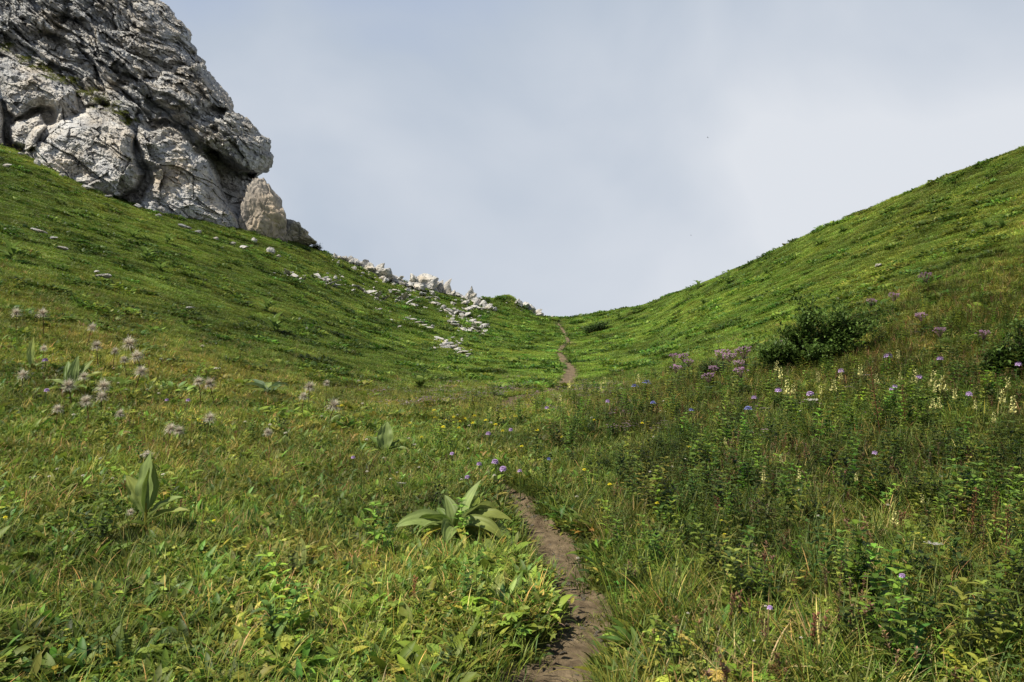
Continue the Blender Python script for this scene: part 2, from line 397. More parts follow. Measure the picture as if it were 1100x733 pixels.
# ------------------------------------------------------------------ the cliff
def poly_sd(px, py, poly):
    """distance inside a polygon (negative outside)"""
    poly = np.asarray(poly, float); d = np.full(px.shape, 1e9); ins = np.zeros(px.shape, bool)
    for i in range(len(poly)):
        a, b = poly[i], poly[(i + 1) % len(poly)]
        ex, ey = b - a; wx, wy = px - a[0], py - a[1]; t = np.clip((wx*ex + wy*ey) / (ex*ex + ey*ey), 0, 1)
        d = np.minimum(d, np.hypot(wx - t*ex, wy - t*ey))
        c = ((a[1] > py) != (b[1] > py)) & (px < (b[0]-a[0]) * (py-a[1]) / (b[1]-a[1] + 1e-12) + a[0]); ins ^= c
    return np.where(ins, d, -d)
def bulge(sd, w):
    t = np.clip(sd / (w * .75), 0, 1); return .55 * np.minimum(1, t * 3.2) + .45 * t
OUT_Y = [-170,-140,-100,-60,-20,0,5,15,30,45,56,66,75,88,100,115,124,135,145,155,166,173,178,182,187,195,205,215,224,240,262,300]
OUT_X = [  40,  62,  96, 124,152,168,182,187,201,206,208,216,221,233,242,249,259,272,282,289,290,291,286,279,276,281,290,298,303,306,309,316]
def build_cliff():
    ny, nf, nb = 560, 820, 90
    py = np.linspace(-165, 300, ny)
    pr_ = np.interp(py, OUT_Y, OUT_X) + 2.6 * fbm(v3(py * .16, 0*py, 0*py), 5, 77, gain=.6)
    s = np.linspace(0, 1, nf)
    PXg = -330 + (pr_[:, None] + 330) * (s ** 0.80)[None, :]
    PYg = np.broadcast_to(py[:, None], PXg.shape)
    edge = 1 - (pr_[:, None] - PXg) / 95.0                # 1 at the outline
    foot = np.interp(PXg, [-330, 0, 150, 250, 300, 330], [47.0, 48.6, 50.8, 55.5, 58.0, 59.0])
    D = foot + 0.030 * np.maximum(262 - PYg, -20) * (1 - .0 * PXg) + 0.012 * np.maximum(150 - PYg, 0)
    D = D + 6.0 * (1 - np.sqrt(1 - np.clip(edge, 0, 1) ** 2.4 * .999))
    Wp = v3(PXg * .02, PYg * .02, 0 * PXg); wx = PXg + 7 * fbm(Wp, 3, 1); wy = PYg + 7 * fbm(Wp + 40, 3, 2)
    feats = [
     ([(150,126),(178,136),(200,150),(208,164),(220,174),(228,190),(236,212),(250,238),(261,262),(266,300),(120,300),(150,212),(162,192),(155,165),(148,145)], 2.6, 20),
     ([(22,160),(40,138),(62,124),(100,110),(130,116),(147,138),(149,160),(159,188),(150,200),(128,212),(100,214),(40,200)], 3.6, 26),
     ([(-60,52),(10,58),(45,74),(76,96),(84,118),(64,128),(44,120),(18,128),(9,118),(-5,90),(-60,90)], 2.6, 16),
     ([(14,132),(44,122),(55,134),(42,152),(30,160),(14,152)], 2.4, 10),
     ([(-90,98),(0,102),(7,130),(8,160),(-90,170)], 2.8, 14),
     ([(80,96),(120,92),(150,112),(146,126),(110,112),(88,112)], 1.6, 10),
     ([(150,84),(215,70),(236,88),(262,116),(296,138),(310,170),(282,186),(252,184),(232,172),(205,150),(180,128)], 3.4, 18),
     ([(60,-10),(120,-20),(195,20),(225,80),(150,84),(96,60)], 1.2, 16),
     ([(-80,-60),(40,-70),(70,-10),(60,30),(-10,40),(-80,20)], 1.2, 20),
    ]
    for poly, H, w in feats: D = D - H * bulge(poly_sd(wx, wy, poly), w)
    for poly, H, w in [([(206,120),(224,108),(244,112),(242,126),(226,137),(211,134)], 2.2, 9), ([(211,160),(232,164),(256,176),(279,186),(284,206),(272,226),(264,246),(268,285),(258,275),(251,236),(236,210),(225,181)], 6.0, 5),
                       ([(140,-10),(150,-14),(156,4),(148,18),(140,8)], 1.6, 6)]:
        D = D + H * bulge(poly_sd(wx, wy, poly), w)
    # bedding: ledges dipping down to the right in the upper mass
    dip = R(36); lower = sstep(-14, 14, (wy - (62 + 0.52 * wx)))      # 1 in the pale lower slabs
    q = (-(wx) * math.sin(dip) + wy * math.cos(dip)); run = wx * math.cos(dip) + wy * math.sin(dip)
    qq = q + 3.5 * fbm(v3(run * .012, q * .03, 0*q), 2, 5)
    led = 0
    for per, amp, sd_ in ((23, .85, 1), (10.5, .42, 2), (4.6, .2, 3)):
        t = qq / per + .35 * fbm(v3(run * .013, 0*q + sd_, 0*q), 2, 50 + sd_); ft = t - np.floor(t)
        vary = .35 + .9 * np.clip(.5 + noise(v3(np.floor(t) * 3.7, run * .018 * 12 / per, 0*q), 60 + sd_), 0, 1)
        led = led + 1.45 * amp * vary * (np.minimum(ft * 1.15, (1 - ft) * 7.0).clip(0, 1) - .5)
    right = sstep(140, 215, wx)
    D = D - led * (1 - lower) * (1.0 - .62 * right) - .06 * led * lower
    # fractures: joint blocks with tilted faces, stretched along the dip, at four sizes
    jx, jy = wx * .82 + wy * .57, wy * .82 - wx * .57
    gate = sstep(.0, .45, fbm(v3(wx * .03, wy * .03, 0*wx), 2, 203))
    st, tl, gp = facets(v3(jx * .018, jy * .034, 0*wx), 3)
    cr = (1 - sstep(0, .035, gp)) * gate
    D = D + .3 * cr - .8 * st * (1 - .55 * lower) - 1.9 * tl
    st, tl, gp = facets(v3(jx * .040, jy * .105, 0*wx), 9)
    D = D - .75 * st * (1 - .75 * lower) * (1 - .4 * right) - 1.7 * tl * (1 - .5 * lower)
    st, tl, gp = facets(v3(jx * .11, jy * .20, 0*wx), 13)
    D = D - .36 * st * (1 - .72 * lower) - .9 * tl * (1 - .45 * lower); cid3 = st + .5
    st, tl, gp = facets(v3(jx * .27, jy * .40, 0*wx), 17)
    D = D - .16 * st * (1 - .6 * lower) - .5 * tl * (1 - .4 * lower)
    V = v3((PXg - PX) / F * D, D, EYE + (PY - PYg) / F * D)
    V = V + .15 * np.stack([fbm(V * .35 + 5 * k, 4, 80 + k) for k in range(3)], -1) * np.array([.6 , 1, .6]) * (1 - .72 * lower)[..., None]
    rg = ridge(V * np.array([1.3, 1.3, 2.0]), 4, 90, .58); rough = (.05 + .10 * (1 - lower) + .10 * np.clip(lower * sstep(212, 240, wx), 0, 1) * 1.0 + .10*right*(1-lower))
    V[..., 1] += rough * 1.1 * rg; V[..., 2] += rough * .5 * fbm(V * 1.7, 3, 95)
    pale = np.array([.51, .51, .50]); dark = np.array([.42, .42, .41]); mid = np.array([.41, .405, .385])
    c = dark + (pale - dark) * np.clip(lower, 0, 1)[..., None]
    c = c + (mid - c) * (sstep(195, 230, wx) * (1 - sstep(150, 175, wy)))[..., None] * .6
    sp = sstep(.1, .7, fbm(v3(wx * .03, wy * .05, 0*wx), 4, 12)); c = c * (1 - .18 * sp[..., None])
    st = np.exp(-((wx - 178) / 14) ** 2 - ((wy - 192) / 16) ** 2) + .6 * np.exp(-((wx - 30) / 14) ** 2 - ((wy - 92) / 10) ** 2) + .35*np.exp(-((wx - 225) / 16) ** 2 - ((wy - 215) / 20) ** 2)
    c = c * (1 + np.clip(st, 0, 1)[..., None] * np.array([.02, -.10, -.26]))
    c = c * (1 - .2 * cr[..., None]) * (1 + .16 * (cid3 - .5) * (1 - .5 * lower))[..., None]
    # back of the mass: wraps round behind the outline
    b = np.linspace(0, 1, nb + 1)[1:]
    ed = V[:, -1, :]; lf = V[:, 0, :]
    ang = b * math.pi
    By = ed[:, 1:2] + 16 * np.sin(np.minimum(ang, math.pi / 2))[None, :]
    pe = PX + F * ed[:, 0:1] / ed[:, 1:2]; pb = pe - (4 + 150 * (1 - np.cos(ang)))[None, :] * np.minimum(1, b * 8)[None, :]
    Bx = (pb - PX) / F * By; Bz = EYE + (ed[:, 2:3] - EYE) * By / ed[:, 1:2]; Bz = Bz - (Bz - ed[:, 2:3]) * .6
    B = v3(Bx, By, Bz); B = B + np.stack([fbm(B * .25 + 3 * k, 4, 20 + k) for k in range(3)], -1) * (.9 * np.minimum(1, b * 3))[None, :, None]
    A = np.concatenate([V, B], 1); Cc = np.concatenate([c, np.broadcast_to(mid, B.shape)], 1)
    # cap at the top and bottom
    top = A[0:1].copy(); cen = top.mean(1, keepdims=True); caps = [top * (1 - t) + cen * t + np.array([0, 0, 2.5 * t]) for t in (1, .75, .5, .25)]
    A = np.concatenate(caps + [A], 0); Cc = np.concatenate([Cc[0:1]] * 4 + [Cc], 0)
    me = fastgrid('cliff', A[:, ::-1], Cc[:, ::-1], closed_u=True, smooth=False)
    o = link('cliff', me, MAT_ROCK)
    tag(o, 'tall grey limestone cliff with dipping ledges, pale slabs and an overhanging nose', 'cliff', kind='thing')
build_cliff()

# ------------------------------------------------------------------ blocks of rock
import bmesh
def rock_mesh(seed, sub=4, cuts=9, cut=.72, rough=.10, stretch=(1, 1, 1), col=(.50, .50, .48), fine=.04, cell=.10, taper=0, flat=False):
    bm = bmesh.new(); bmesh.ops.create_icosphere(bm, subdivisions=sub, radius=1); g = np.random.default_rng(seed)
    V = np.array([v.co[:] for v in bm.verts])
    for k in range(cuts):                                # flat faces
        n = g.normal(size=3); n /= np.linalg.norm(n); h = g.uniform(cut - .15, cut + .12); dd = V @ n
        V = V - np.clip(dd - h, 0, None)[:, None] * n * .93
    V = V + V * (rough * fbm(V * 1.4 + seed * 3.1, 4, seed))[:, None] + V * (fine * ridge(V * 3.5 + seed, 3, seed + 9))[:, None]
    f1, f2, cid = worley(V * 1.9 + seed, seed); V = V * (1 - cell * (1 - sstep(0, .12, f2 - f1)) + cell * (cid - .5))[:, None]
    V = V * np.stack([1 - taper * V[:, 2], 1 - taper * V[:, 2], 1 + 0 * V[:, 2]], 1)
    V = V * np.array(stretch)
    for v, p in zip(bm.verts, V): v.co = p
    me = bpy.data.meshes.new('rock'); bm.to_mesh(me); bm.free()
    cc = np.array(col) * (1 + .12 * fbm(V * 2 + 5, 3, seed + 4))[:, None]
    at = me.color_attributes.new('Col', 'FLOAT_COLOR', 'POINT'); at.data.foreach_set('color', np.concatenate([cc, np.ones((len(V), 1))], 1).astype(np.float32).ravel())
    me.polygons.foreach_set('use_smooth', [sub > 4 and not flat] * len(me.polygons)); me.update(); return me

# the warm boulder leaning on the cliff's foot
bmesh_w = rock_mesh(5, 6, 9, .78, .15, (1, 1, 1), (.40, .36, .31), .04, .05, .30, flat=True)
bo = link('boulder', bmesh_w, MAT_ROCK); bd = 57.2
bo.location = ((285 - PX) / F * bd, bd, EYE + (PY - 237) / F * bd); bo.scale = (1.8, 1.8, 2.9); bo.rotation_euler = (R(4), R(-13), R(20))
tag(bo, 'warm beige boulder leaning under the overhanging nose of the cliff', 'boulder')
b2 = link('rock', rock_mesh(8, 5, 12, .65, .22, (1.0, 1, .8), (.36, .35, .31), flat=True), MAT_BLOCK); d2 = 60.5
b2.location = ((314 - PX) / F * d2, d2, EYE + (PY - 254) / F * d2); b2.scale = (1.5, 1.5, 1.5); b2.rotation_euler = (0, R(28), 1)
tag(b2, 'low grey-brown outcrop on the skyline just beyond the beige boulder', 'rock')

BLOCKS = [rock_mesh(20 + k, 4, 13, .55, .22, ((1, .8, .7), (1, .7, .55), (.7, .7, 1.2), (1, 1, .45), (.9, .7, .8), (1.2, .6, .5))[k % 6], (.47, .465, .445)) for k in range(8)]
ridge_txt = {}
ROCKS = []; rocks = []   # px, py(centre), half-width px, height factor, mesh, label
def rk(px, py, w, lab, k=None, hf=1.0, tilt=0.0): rocks.append((px, py, w, lab, k, hf, tilt))
g = np.random.default_rng(4)
# band of rock along the skyline ridge
for i, (a, b, w) in enumerate([(364,271,4),(370,275,5),(377,279,6),(385,283,7),(392,286,6),(398,289,8),(406,292,8),(414,296,9),(421,299,7),(389,279,4),(402,284,5),(411,289,5),(427,302,6),(433,305,5),(380,274,3)]):
    rk(a, b, w, 'ridge', None, .8)
for a, b, w, k, hf in [(446,303,8,0,1.1),(455,300,12,4,1.0),(464,306,8,0,.9),(452,309,9,3,.9),(440,307,6,1,.8)]: rk(a, b, w, 'cluster', k, hf)
for a, b, w, k, hf, tl in [(472,308,4,2,1.6,.5),(477,304,4,2,2.0,.35),(482,308,4,2,1.5,.15),(486,314,4,1,1.0,0),(493,315,4,1,1,0)]: rk(a, b, w, 'pinnacle', k, hf, tl)
for a, b, w, k, hf in [(505,320,6,0,1.3),(507,315,4,2,1.5),(512,324,6,4,1.0),(519,327,5,0,.9),(524,331,5,1,.9),(500,326,5,3,.8),(512,331,5,1,.8)]: rk(a, b, w, 'stack', k, hf)
for a, b, w, k, hf in [(558,326,5,0,.9),(564,328,6,4,1.0),(570,329,6,0,1.0),(576,332,5,1,.9),(581,335,4,1,.8),(567,324,3,2,1.2),(573,326,3,2,1.2)]: rk(a, b, w, 'pass', k, hf)
for a, b, w in [(466,326,4),(476,331,3),(483,335,5),(489,337,4),(495,336,5),(501,339,4),(507,345,4),(513,347,5),(519,350,4),(495,343,3),(503,333,3),(470,321,3),(460,321,3)]: rk(a, b, w, 'chain', None, .6)
for a, b, w in [(486,346,5),(491,350,6),(497,354,5),(502,356,4),(509,352,4),(516,354,5),(521,357,3),(512,358,4)]: rk(a, b, w, 'slab', 3, .7)
for a, b, w in [(475,365,4),(480,370,5),(486,373,6),(492,376,5),(498,379,5),(503,382,3),(494,370,3)]: rk(a, b, w, 'lower', 5, .6)
for a, b, w in [(309,294,4),(317,297,4),(325,301,3),(341,297,4),(348,301,5),(355,305,5),(361,307,4),(388,311,5),(396,314,5),(405,318,5),(413,321,4),(425,316,4),(432,320,6),(439,325,5),(445,328,5),(424,312,3)]: rk(a, b, w, 'mid', 3, .45)
for a, b, w in [(438,343,3),(444,344,4),(451,347,3),(456,350,3),(462,353,3),(420,345,2),(430,352,2),(408,333,2.5),(417,336,2)]: rk(a, b, w, 'small', None, .6)
for a, b, w, lab in [(112,298,9,'flat pale slab lying in the grass of the left slope'),(104,294,4,'small flat stone touching the pale slab on the left slope'),(7,178,4,'small pale stone in the grass under the cliff at the photo edge'),
                  (45,250,5,'low pale stone in the upper left slope, uppermost of a short row'),(57,257,4,'low pale stone in the upper left slope, middle of a short row'),(68,268,6,'low pale stone in the upper left slope, lowest of a short row'),
                  (290,270,5,'bright white stone on the grass below the beige boulder'),(299,276,4,'white stone just downhill of the bright white one below the boulder'),(273,259,4,'pale stone touching the foot of the beige boulder'),
                  (203,333,4,'lone grey stone half hidden in the grass of the left slope'),(944,287,4,'lone pale stone on the right hillside above the dark bush'),(843,219,3,'small pale stone just under the right skyline')]:
    rk(a, b, w, lab, 3 if w > 5 else None, .5)
for t in list(rocks):                                   # every larger stone has smaller broken ones about it
    if t[3] in ('ridge', 'cluster', 'pinnacle', 'stack', 'pass', 'chain', 'slab', 'lower', 'mid', 'small'):
        for k in range(1 if t[2] < 4.5 else 2): rk(t[0] + g.normal() * t[2] * 1.2, t[1] + g.normal() * t[2] * .5 + (1.5 if t[3] in ('ridge', 'cluster', 'stack', 'pass', 'pinnacle') else 0), t[2] * g.uniform(.28, .6), t[3], None, g.uniform(.6, 1.4), 0)
RUB = [(t[0] + g.normal() * t[2] * 1.5, t[1] + g.normal() * t[2] * .7 + 1, t[2] * g.uniform(.15, .45)) for t in rocks for k in range(4) if t[3] in ('ridge', 'cluster', 'pinnacle', 'stack', 'pass', 'chain', 'slab', 'lower', 'mid', 'small')]
for a_, b_, w_ in [(22,166,3),(40,176,4),(66,189,3),(92,201,5),(118,212,3),(149,222,4),(171,233,3),(196,243,5),(214,250,3),(232,257,4),(250,263,3),(262,266,5)]: rk(a_, b_, w_, 'foot', None, .7)
GL = {'foot': ('grey stone fallen at the grassy foot of the cliff', 'stones at the foot of the cliff'), 'ridge': ('pale rock in the band along the left skyline ridge', 'rocks along the left skyline ridge'), 'cluster': ('white block of the large boulder heap on the skyline', 'blocks of the skyline boulder heap'),
      'pinnacle': ('pointed rock of the leaning pinnacle group on the skyline', 'rocks of the pinnacle group'), 'stack': ('pale block of the rock stack left of the grassy knoll', 'blocks left of the grassy knoll'),
      'pass': ('pale block right of the grassy knoll', 'blocks right of the grassy knoll'), 'chain': ('white stone in the chain below the pinnacle group', 'stones of the chain below the pinnacles'),
      'slab': ('pale low slab in the grass below the knoll', 'slabs in the grass below the knoll'), 'lower': ('white stone in the lowest cluster towards the hollow', 'stones of the lowest cluster'),
      'mid': ('flat white stone in the grass under the ridge', 'flat stones under the skyline ridge'), 'small': ('tiny white stone scattered on the slope below the outcrops', 'tiny scattered stones')}
ORD = ['first', 'second', 'third', 'fourth', 'fifth', 'sixth', 'seventh', 'eighth', 'ninth', 'tenth', 'eleventh', 'twelfth', 'thirteenth', 'fourteenth', 'fifteenth', 'sixteenth', 'seventeenth', 'eighteenth', 'nineteenth', 'twentieth',
       'twenty-first','twenty-second','twenty-third','twenty-fourth','twenty-fifth','twenty-sixth','twenty-seventh','twenty-eighth','twenty-ninth','thirtieth']
def ordl(k): return ORD[k] if k < len(ORD) else '%dth' % (k + 1)
def ordered(items, key=lambda t: t[0]):
    """rank of each item from the left"""
    idx = sorted(range(len(items)), key=lambda i: key(items[i])); rank = [0] * len(items)
    for r_, i in enumerate(idx): rank[i] = r_
    return rank
ranks = {}
for gk in GL:
    sub = [i for i, t in enumerate(rocks) if t[3] == gk]; rr = ordered([rocks[i] for i in sub])
    for i, r_ in zip(sub, rr): ranks[i] = (r_, len(sub))
for i, (px, py, w, lab, k, hf, tl) in enumerate(rocks):
    x, y, z = locate(px, py + w * .45)
    r_ = w / F * y * 1.5; ROCKS.append((x, y, r_))
    o = link('rock', BLOCKS[g.integers(8) if k is None else k], MAT_BLOCK)
    zz = EYE + (PY - py) / F * y
    flat_ = lab in ('chain', 'mid', 'slab', 'lower', 'small'); o.location = (x, y, z + .09 + r_ * .1 if flat_ else max(z + .12, min(zz, z + r_ * hf * .4))); o.scale = (r_ * (1.25 if flat_ else 1), r_, r_ * hf * (.9 if flat_ else 1.1))
    o.rotation_euler = (g.uniform(-.25, .25), tl + g.uniform(-.3, .3) + (.35 if lab in ('ridge', 'mid', 'chain', 'slab') else 0), g.uniform(0, 6.28) if not tl else g.uniform(-.3, .3))
    if lab in GL:
        r0, n0 = ranks[i]; where = 'leftmost' if r0 == 0 else ('rightmost' if r0 == n0 - 1 else ordl(r0) + ' from the left')
        tag(o, GL[lab][0] + ', ' + where, 'rock', GL[lab][1])
    else: tag(o, lab, 'rock')

# ------------------------------------------------------------------ plant geometry
def leaf(m, base, yaw, p0, p1, L, Wd, n=5, fold=.25, c0=(.08,.12,.03), c1=None, a=.9, b=.8, roll=0, side=0.0, cross=3, veins=0, wav=0):
    """a leaf blade along an arching midrib; p0/p1 elevation angles at base and tip"""
    t = np.linspace(0, 1, n + 1); p = p0 + (p1 - p0) * t; yw = yaw + side * t
    st = L / n; dx = np.cos(p) * np.cos(yw); dy = np.cos(p) * np.sin(yw); dz = np.sin(p)
    mid = np.stack([np.concatenate([[0], np.cumsum(q[:-1])]) * st for q in (dx, dy, dz)], 1) + np.asarray(base)
    tan = np.stack([dx, dy, dz], 1); sdv = np.stack([-np.sin(yw), np.cos(yw), 0 * yw], 1); up = np.cross(tan, sdv)
    sd2 = sdv * math.cos(roll) + up * math.sin(roll); up2 = np.cross(tan, sd2)
    w = Wd * .5 * np.clip(np.sin(math.pi * np.clip(t, .0, 1) ** a), 0, 1) ** b; w[0] = max(w[0], Wd * .06); w[-1] = Wd * .01
    e = np.linspace(-1, 1, cross)
    h = np.abs(e) * fold
    if veins: h = h + .075 * np.cos(e * math.pi * veins)
    V = mid[:, None, :] + sd2[:, None, :] * (w[:, None, None] * e[None, :, None]) + up2[:, None, :] * ((w[:, None] * h[None, :]))[..., None]
    if wav: V = V + up2[:, None, :] * (wav * w[:, None] * np.sin(t[:, None] * 17 + e * 2.0) * np.abs(e)[None])[..., None]
    c0 = np.asarray(c0); c1 = c0 if c1 is None else np.asarray(c1)
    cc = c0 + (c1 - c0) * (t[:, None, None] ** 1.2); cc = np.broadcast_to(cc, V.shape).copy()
    if cross >= 3: cc[:, cross // 2] *= 1.15
    m.grid(V, cc)
def stem(m, pts, r0, r1, c, k=5):
    P = np.asarray(pts, float); n = len(P); T = np.gradient(P, axis=0); T /= np.linalg.norm(T, axis=1, keepdims=True) + 1e-9
    ref = np.array([1., 0, 0]) if abs(T[0][0]) < .8 else np.array([0, 1., 0]); A = np.cross(T, ref); A /= np.linalg.norm(A, axis=1, keepdims=True) + 1e-9; B = np.cross(T, A)
    r = np.linspace(r0, r1, n); th = np.arange(k) * 2 * math.pi / k
    V = P[:, None] + (A[:, None] * np.cos(th)[None, :, None] + B[:, None] * np.sin(th)[None, :, None]) * r[:, None, None]
    m.grid(V, c, closed=True)
def arc(base, yaw, h, lean, n=6):
    t = np.linspace(0, 1, n); return np.stack([base[0] + math.cos(yaw) * lean * t ** 2, base[1] + math.sin(yaw) * lean * t ** 2, base[2] + h * t], 1)
U = random.uniform
def jit(c, s=.18):
    k = U(1 - s, 1 + s); return np.array([c[0] * k * U(.88, 1.15), c[1] * k, c[2] * k * U(.8, 1.2)])
GR = (.121, .167, .025); GY = (.186, .203, .036); GD = (.057, .096, .017); TAN = (.34, .28, .11); BRN = (.13, .065, .035); BLU = (.105, .17, .040)

def src_grass(n, h0, h1, rad, wid, cols_, bend=1.2, seg=4):
    m = M()
    for i in range(n):
        r = rad * math.sqrt(U(0, 1)); th = U(0, 6.28); h = U(h0, h1); yaw = th + U(-1, 1)
        p0 = U(1.1, 1.5); c = jit(random.choice(cols_))
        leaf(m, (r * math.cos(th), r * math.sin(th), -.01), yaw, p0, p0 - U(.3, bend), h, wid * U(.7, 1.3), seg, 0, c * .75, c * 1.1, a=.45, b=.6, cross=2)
    return m.mesh('grass_tuft')
def src_lance(n, l0, l1, w0, rad, cols_, hmax=.06):
    m = M()
    for i in range(n):
        r = rad * math.sqrt(U(0, 1)); th = U(0, 6.28); yaw = th + U(-.9, .9); L = U(l0, l1); p0 = U(.35, 1.3); c = jit(random.choice(cols_))
        b0 = np.array((r * math.cos(th), r * math.sin(th), U(0, hmax)))
        leaf(m, b0, yaw, p0, p0 - U(.3, 1.5), L, L * U(w0 * .7, w0 * 1.2), 5, U(.1, .45), c * .8, c, a=U(.75, 1.0), b=.85, roll=U(-.5, .5))
        if b0[2] > .02: stem(m, [(0, 0, 0), b0], .0015, .001, c * .8, 3)
    return m.mesh('leafy_tuft')
def src_lobed(n, size, h, rad, cols_):
    m = M()
    for i in range(n):
        r = rad * math.sqrt(U(0, 1)); th = U(0, 6.28); c = jit(random.choice(cols_)); top = np.array((r * math.cos(th), r * math.sin(th), h * U(.4, 1)))
        stem(m, [(top[0] * .3, top[1] * .3, 0), top], .0018, .0012, c * .8, 3)
        yaw = U(0, 6.28); lob = random.choice((5, 5, 7)); s = size * U(.7, 1.2); pit = U(-.3, .5)
        for k in range(lob):
            a_ = yaw + (k - (lob - 1) / 2) * 2.1 * 2 / lob
            leaf(m, top, a_, pit + U(-.1, .1), pit - .5, s * (1 - .12 * abs(k - (lob - 1) / 2)), s * .42, 3, .3, c, c * 1.08, a=.95, b=.7)
    return m.mesh('lobed_leaf_tuft')
def src_pinnate(n, L0, cols_):
    m = M()
    for i in range(n):
        yaw = U(0, 6.28); L = L0 * U(.7, 1.2); p = U(.4, 1.2); c = jit(random.choice(cols_)); P = arc((0, 0, 0), yaw, L * math.sin(p), L * math.cos(p), 8); stem(m, P, .0016, .0008, c * .8, 3)
        for k in range(2, 8):
            for s in (-1, 1): leaf(m, P[k], yaw + s * U(.8, 1.2), U(-.1, .4), U(-.4, .1), L * .30 * (1.15 - k / 9), L * .09, 3, .2, c, c * 1.1, a=.8)
        leaf(m, P[7], yaw, .1, -.2, L * .2, L * .08, 3, .2, c, c * 1.1)
    return m.mesh('pinnate_leaf_tuft')
def src_upright(n, h0, h1, rad, cols_, lf=.05):
    m = M()
    for i in range(n):
        r = rad * math.sqrt(U(0, 1)); th = U(0, 6.28); h = U(h0, h1); c = jit(random.choice(cols_)); P = arc((r * math.cos(th), r * math.sin(th), 0), U(0, 6.28), h, U(0, h * .35), 9); stem(m, P, .0025, .0012, c * .7, 4)
        ph = U(0, 6)
        for k in range(1, 9):
            for s in range(2 if k < 6 else 3): leaf(m, P[k], ph + k * 1.4 + s * (3.14 if k < 6 else 2.1), U(.3, .9), U(-.7, .2), lf * U(.7, 1.3) * (1.2 - k / 14), lf * .34, 4, .25, c * .9, c * 1.1, a=.85)
    return m.mesh('upright_herb')
def src_seedstalk(n, h0, h1, cstem, chead, blobs=16, hr=.25):
    m = M()
    for i in range(n):
        h = U(h0, h1); P = arc((U(-.06, .06), U(-.06, .06), 0), U(0, 6.28), h, U(0, h * .3), 9); stem(m, P, .0025, .0012, jit(cstem), 4)
        for k in range(blobs):
            t = U(1 - hr * 1.5, 1.0) * 8; i0 = min(int(t), 7); b = P[i0] + (P[i0 + 1] - P[i0]) * (t - i0); c = jit(chead)
            leaf(m, b, U(0, 6.28), U(.2, 1.3), U(-.2, 1), U(.012, .035), .009, 2, .3, c, c, a=.9)
            leaf(m, b, U(0, 6.28), U(.2, 1.3), U(-.2, 1), U(.012, .03), .012, 2, .3, c, c, a=.9)
    return m.mesh('seed_stalk')

SRC = bpy.data.collections.new('sources')
def sources(name, meshes):
    c = bpy.data.collections.new(name)
    for me in meshes:
        o = bpy.data.objects.new(name, me); me.materials.append(MAT_I); c.objects.link(o)
    return c
def euler_from(n, psi):
    t = np.arccos(np.clip(n[:, 2], -1, 1)); a = np.arctan2(n[:, 1], n[:, 0])
    ca, sa, ct, st, cp, sp = np.cos(a), np.sin(a), np.cos(t), np.sin(t), np.cos(psi - a), np.sin(psi - a)
    R00 = ca*ct*cp - sa*sp; R10 = sa*ct*cp + ca*sp; R20 = -st*cp; R21 = st*sp; R22 = ct
    return np.stack([np.arctan2(R21, R22), -np.arcsin(np.clip(R20, -1, 1)), np.arctan2(R10, R00)], 1)
def scatter(name, label, cat, P, scale, tint, coll, align=0.0, sx=None):
    """one object that grows copies of the tufts in coll on its points"""
    P = np.asarray(P); N = len(P); me = bpy.data.meshes.new(name); me.vertices.add(N); me.vertices.foreach_set('co', P.ravel().astype(np.float32))
    nr = normal(P[:, 0], P[:, 1]) * align + np.array([0, 0, 1.0]) * (1 - align); nr /= np.linalg.norm(nr, axis=1, keepdims=True)
    nr = nr + rng.normal(size=nr.shape) * .05; nr /= np.linalg.norm(nr, axis=1, keepdims=True)
    E = euler_from(nr, rng.uniform(0, 6.28, N))
    sc = np.repeat(np.asarray(scale).reshape(-1, 1), 3, 1) * (np.ones((N, 3)) if sx is None else sx)
    for nm, tp, arr in (('rot', 'FLOAT_VECTOR', E), ('scl', 'FLOAT_VECTOR', sc), ('tint', 'FLOAT_VECTOR', tint)):
        a = me.attributes.new(nm, tp, 'POINT'); a.data.foreach_set('vector', arr.astype(np.float32).ravel())
    a = me.attributes.new('idx', 'INT', 'POINT'); a.data.foreach_set('value', rng.integers(0, len(coll.objects), N).astype(np.int32))
    o = bpy.data.objects.new(name, me); C.objects.link(o); me.materials.append(MAT_I)
    ng = bpy.data.node_groups.new(name, 'GeometryNodeTree'); ng.interface.new_socket('Geometry', in_out='INPUT', socket_type='NodeSocketGeometry'); ng.interface.new_socket('Geometry', in_out='OUTPUT', socket_type='NodeSocketGeometry')
    nd, lk = ng.nodes, ng.links; gi = nd.new('NodeGroupInput'); go = nd.new('NodeGroupOutput')
    ci = nd.new('GeometryNodeCollectionInfo'); ci.inputs['Collection'].default_value = coll; ci.inputs['Separate Children'].default_value = True; ci.inputs['Reset Children'].default_value = True
    ip = nd.new('GeometryNodeInstanceOnPoints'); ip.inputs['Pick Instance'].default_value = True
    def na(nm, dt):
        q = nd.new('GeometryNodeInputNamedAttribute'); q.data_type = dt; q.inputs['Name'].default_value = nm; return q.outputs['Attribute']
    lk.new(gi.outputs[0], ip.inputs['Points']); lk.new(ci.outputs[0], ip.inputs['Instance']); lk.new(na('idx', 'INT'), ip.inputs['Instance Index'])
    lk.new(na('rot', 'FLOAT_VECTOR'), ip.inputs['Rotation']); lk.new(na('scl', 'FLOAT_VECTOR'), ip.inputs['Scale']); lk.new(ip.outputs[0], go.inputs[0])
    md = o.modifiers.new('grow', 'NODES'); md.node_group = ng
    tag(o, label, cat, kind='stuff'); return o

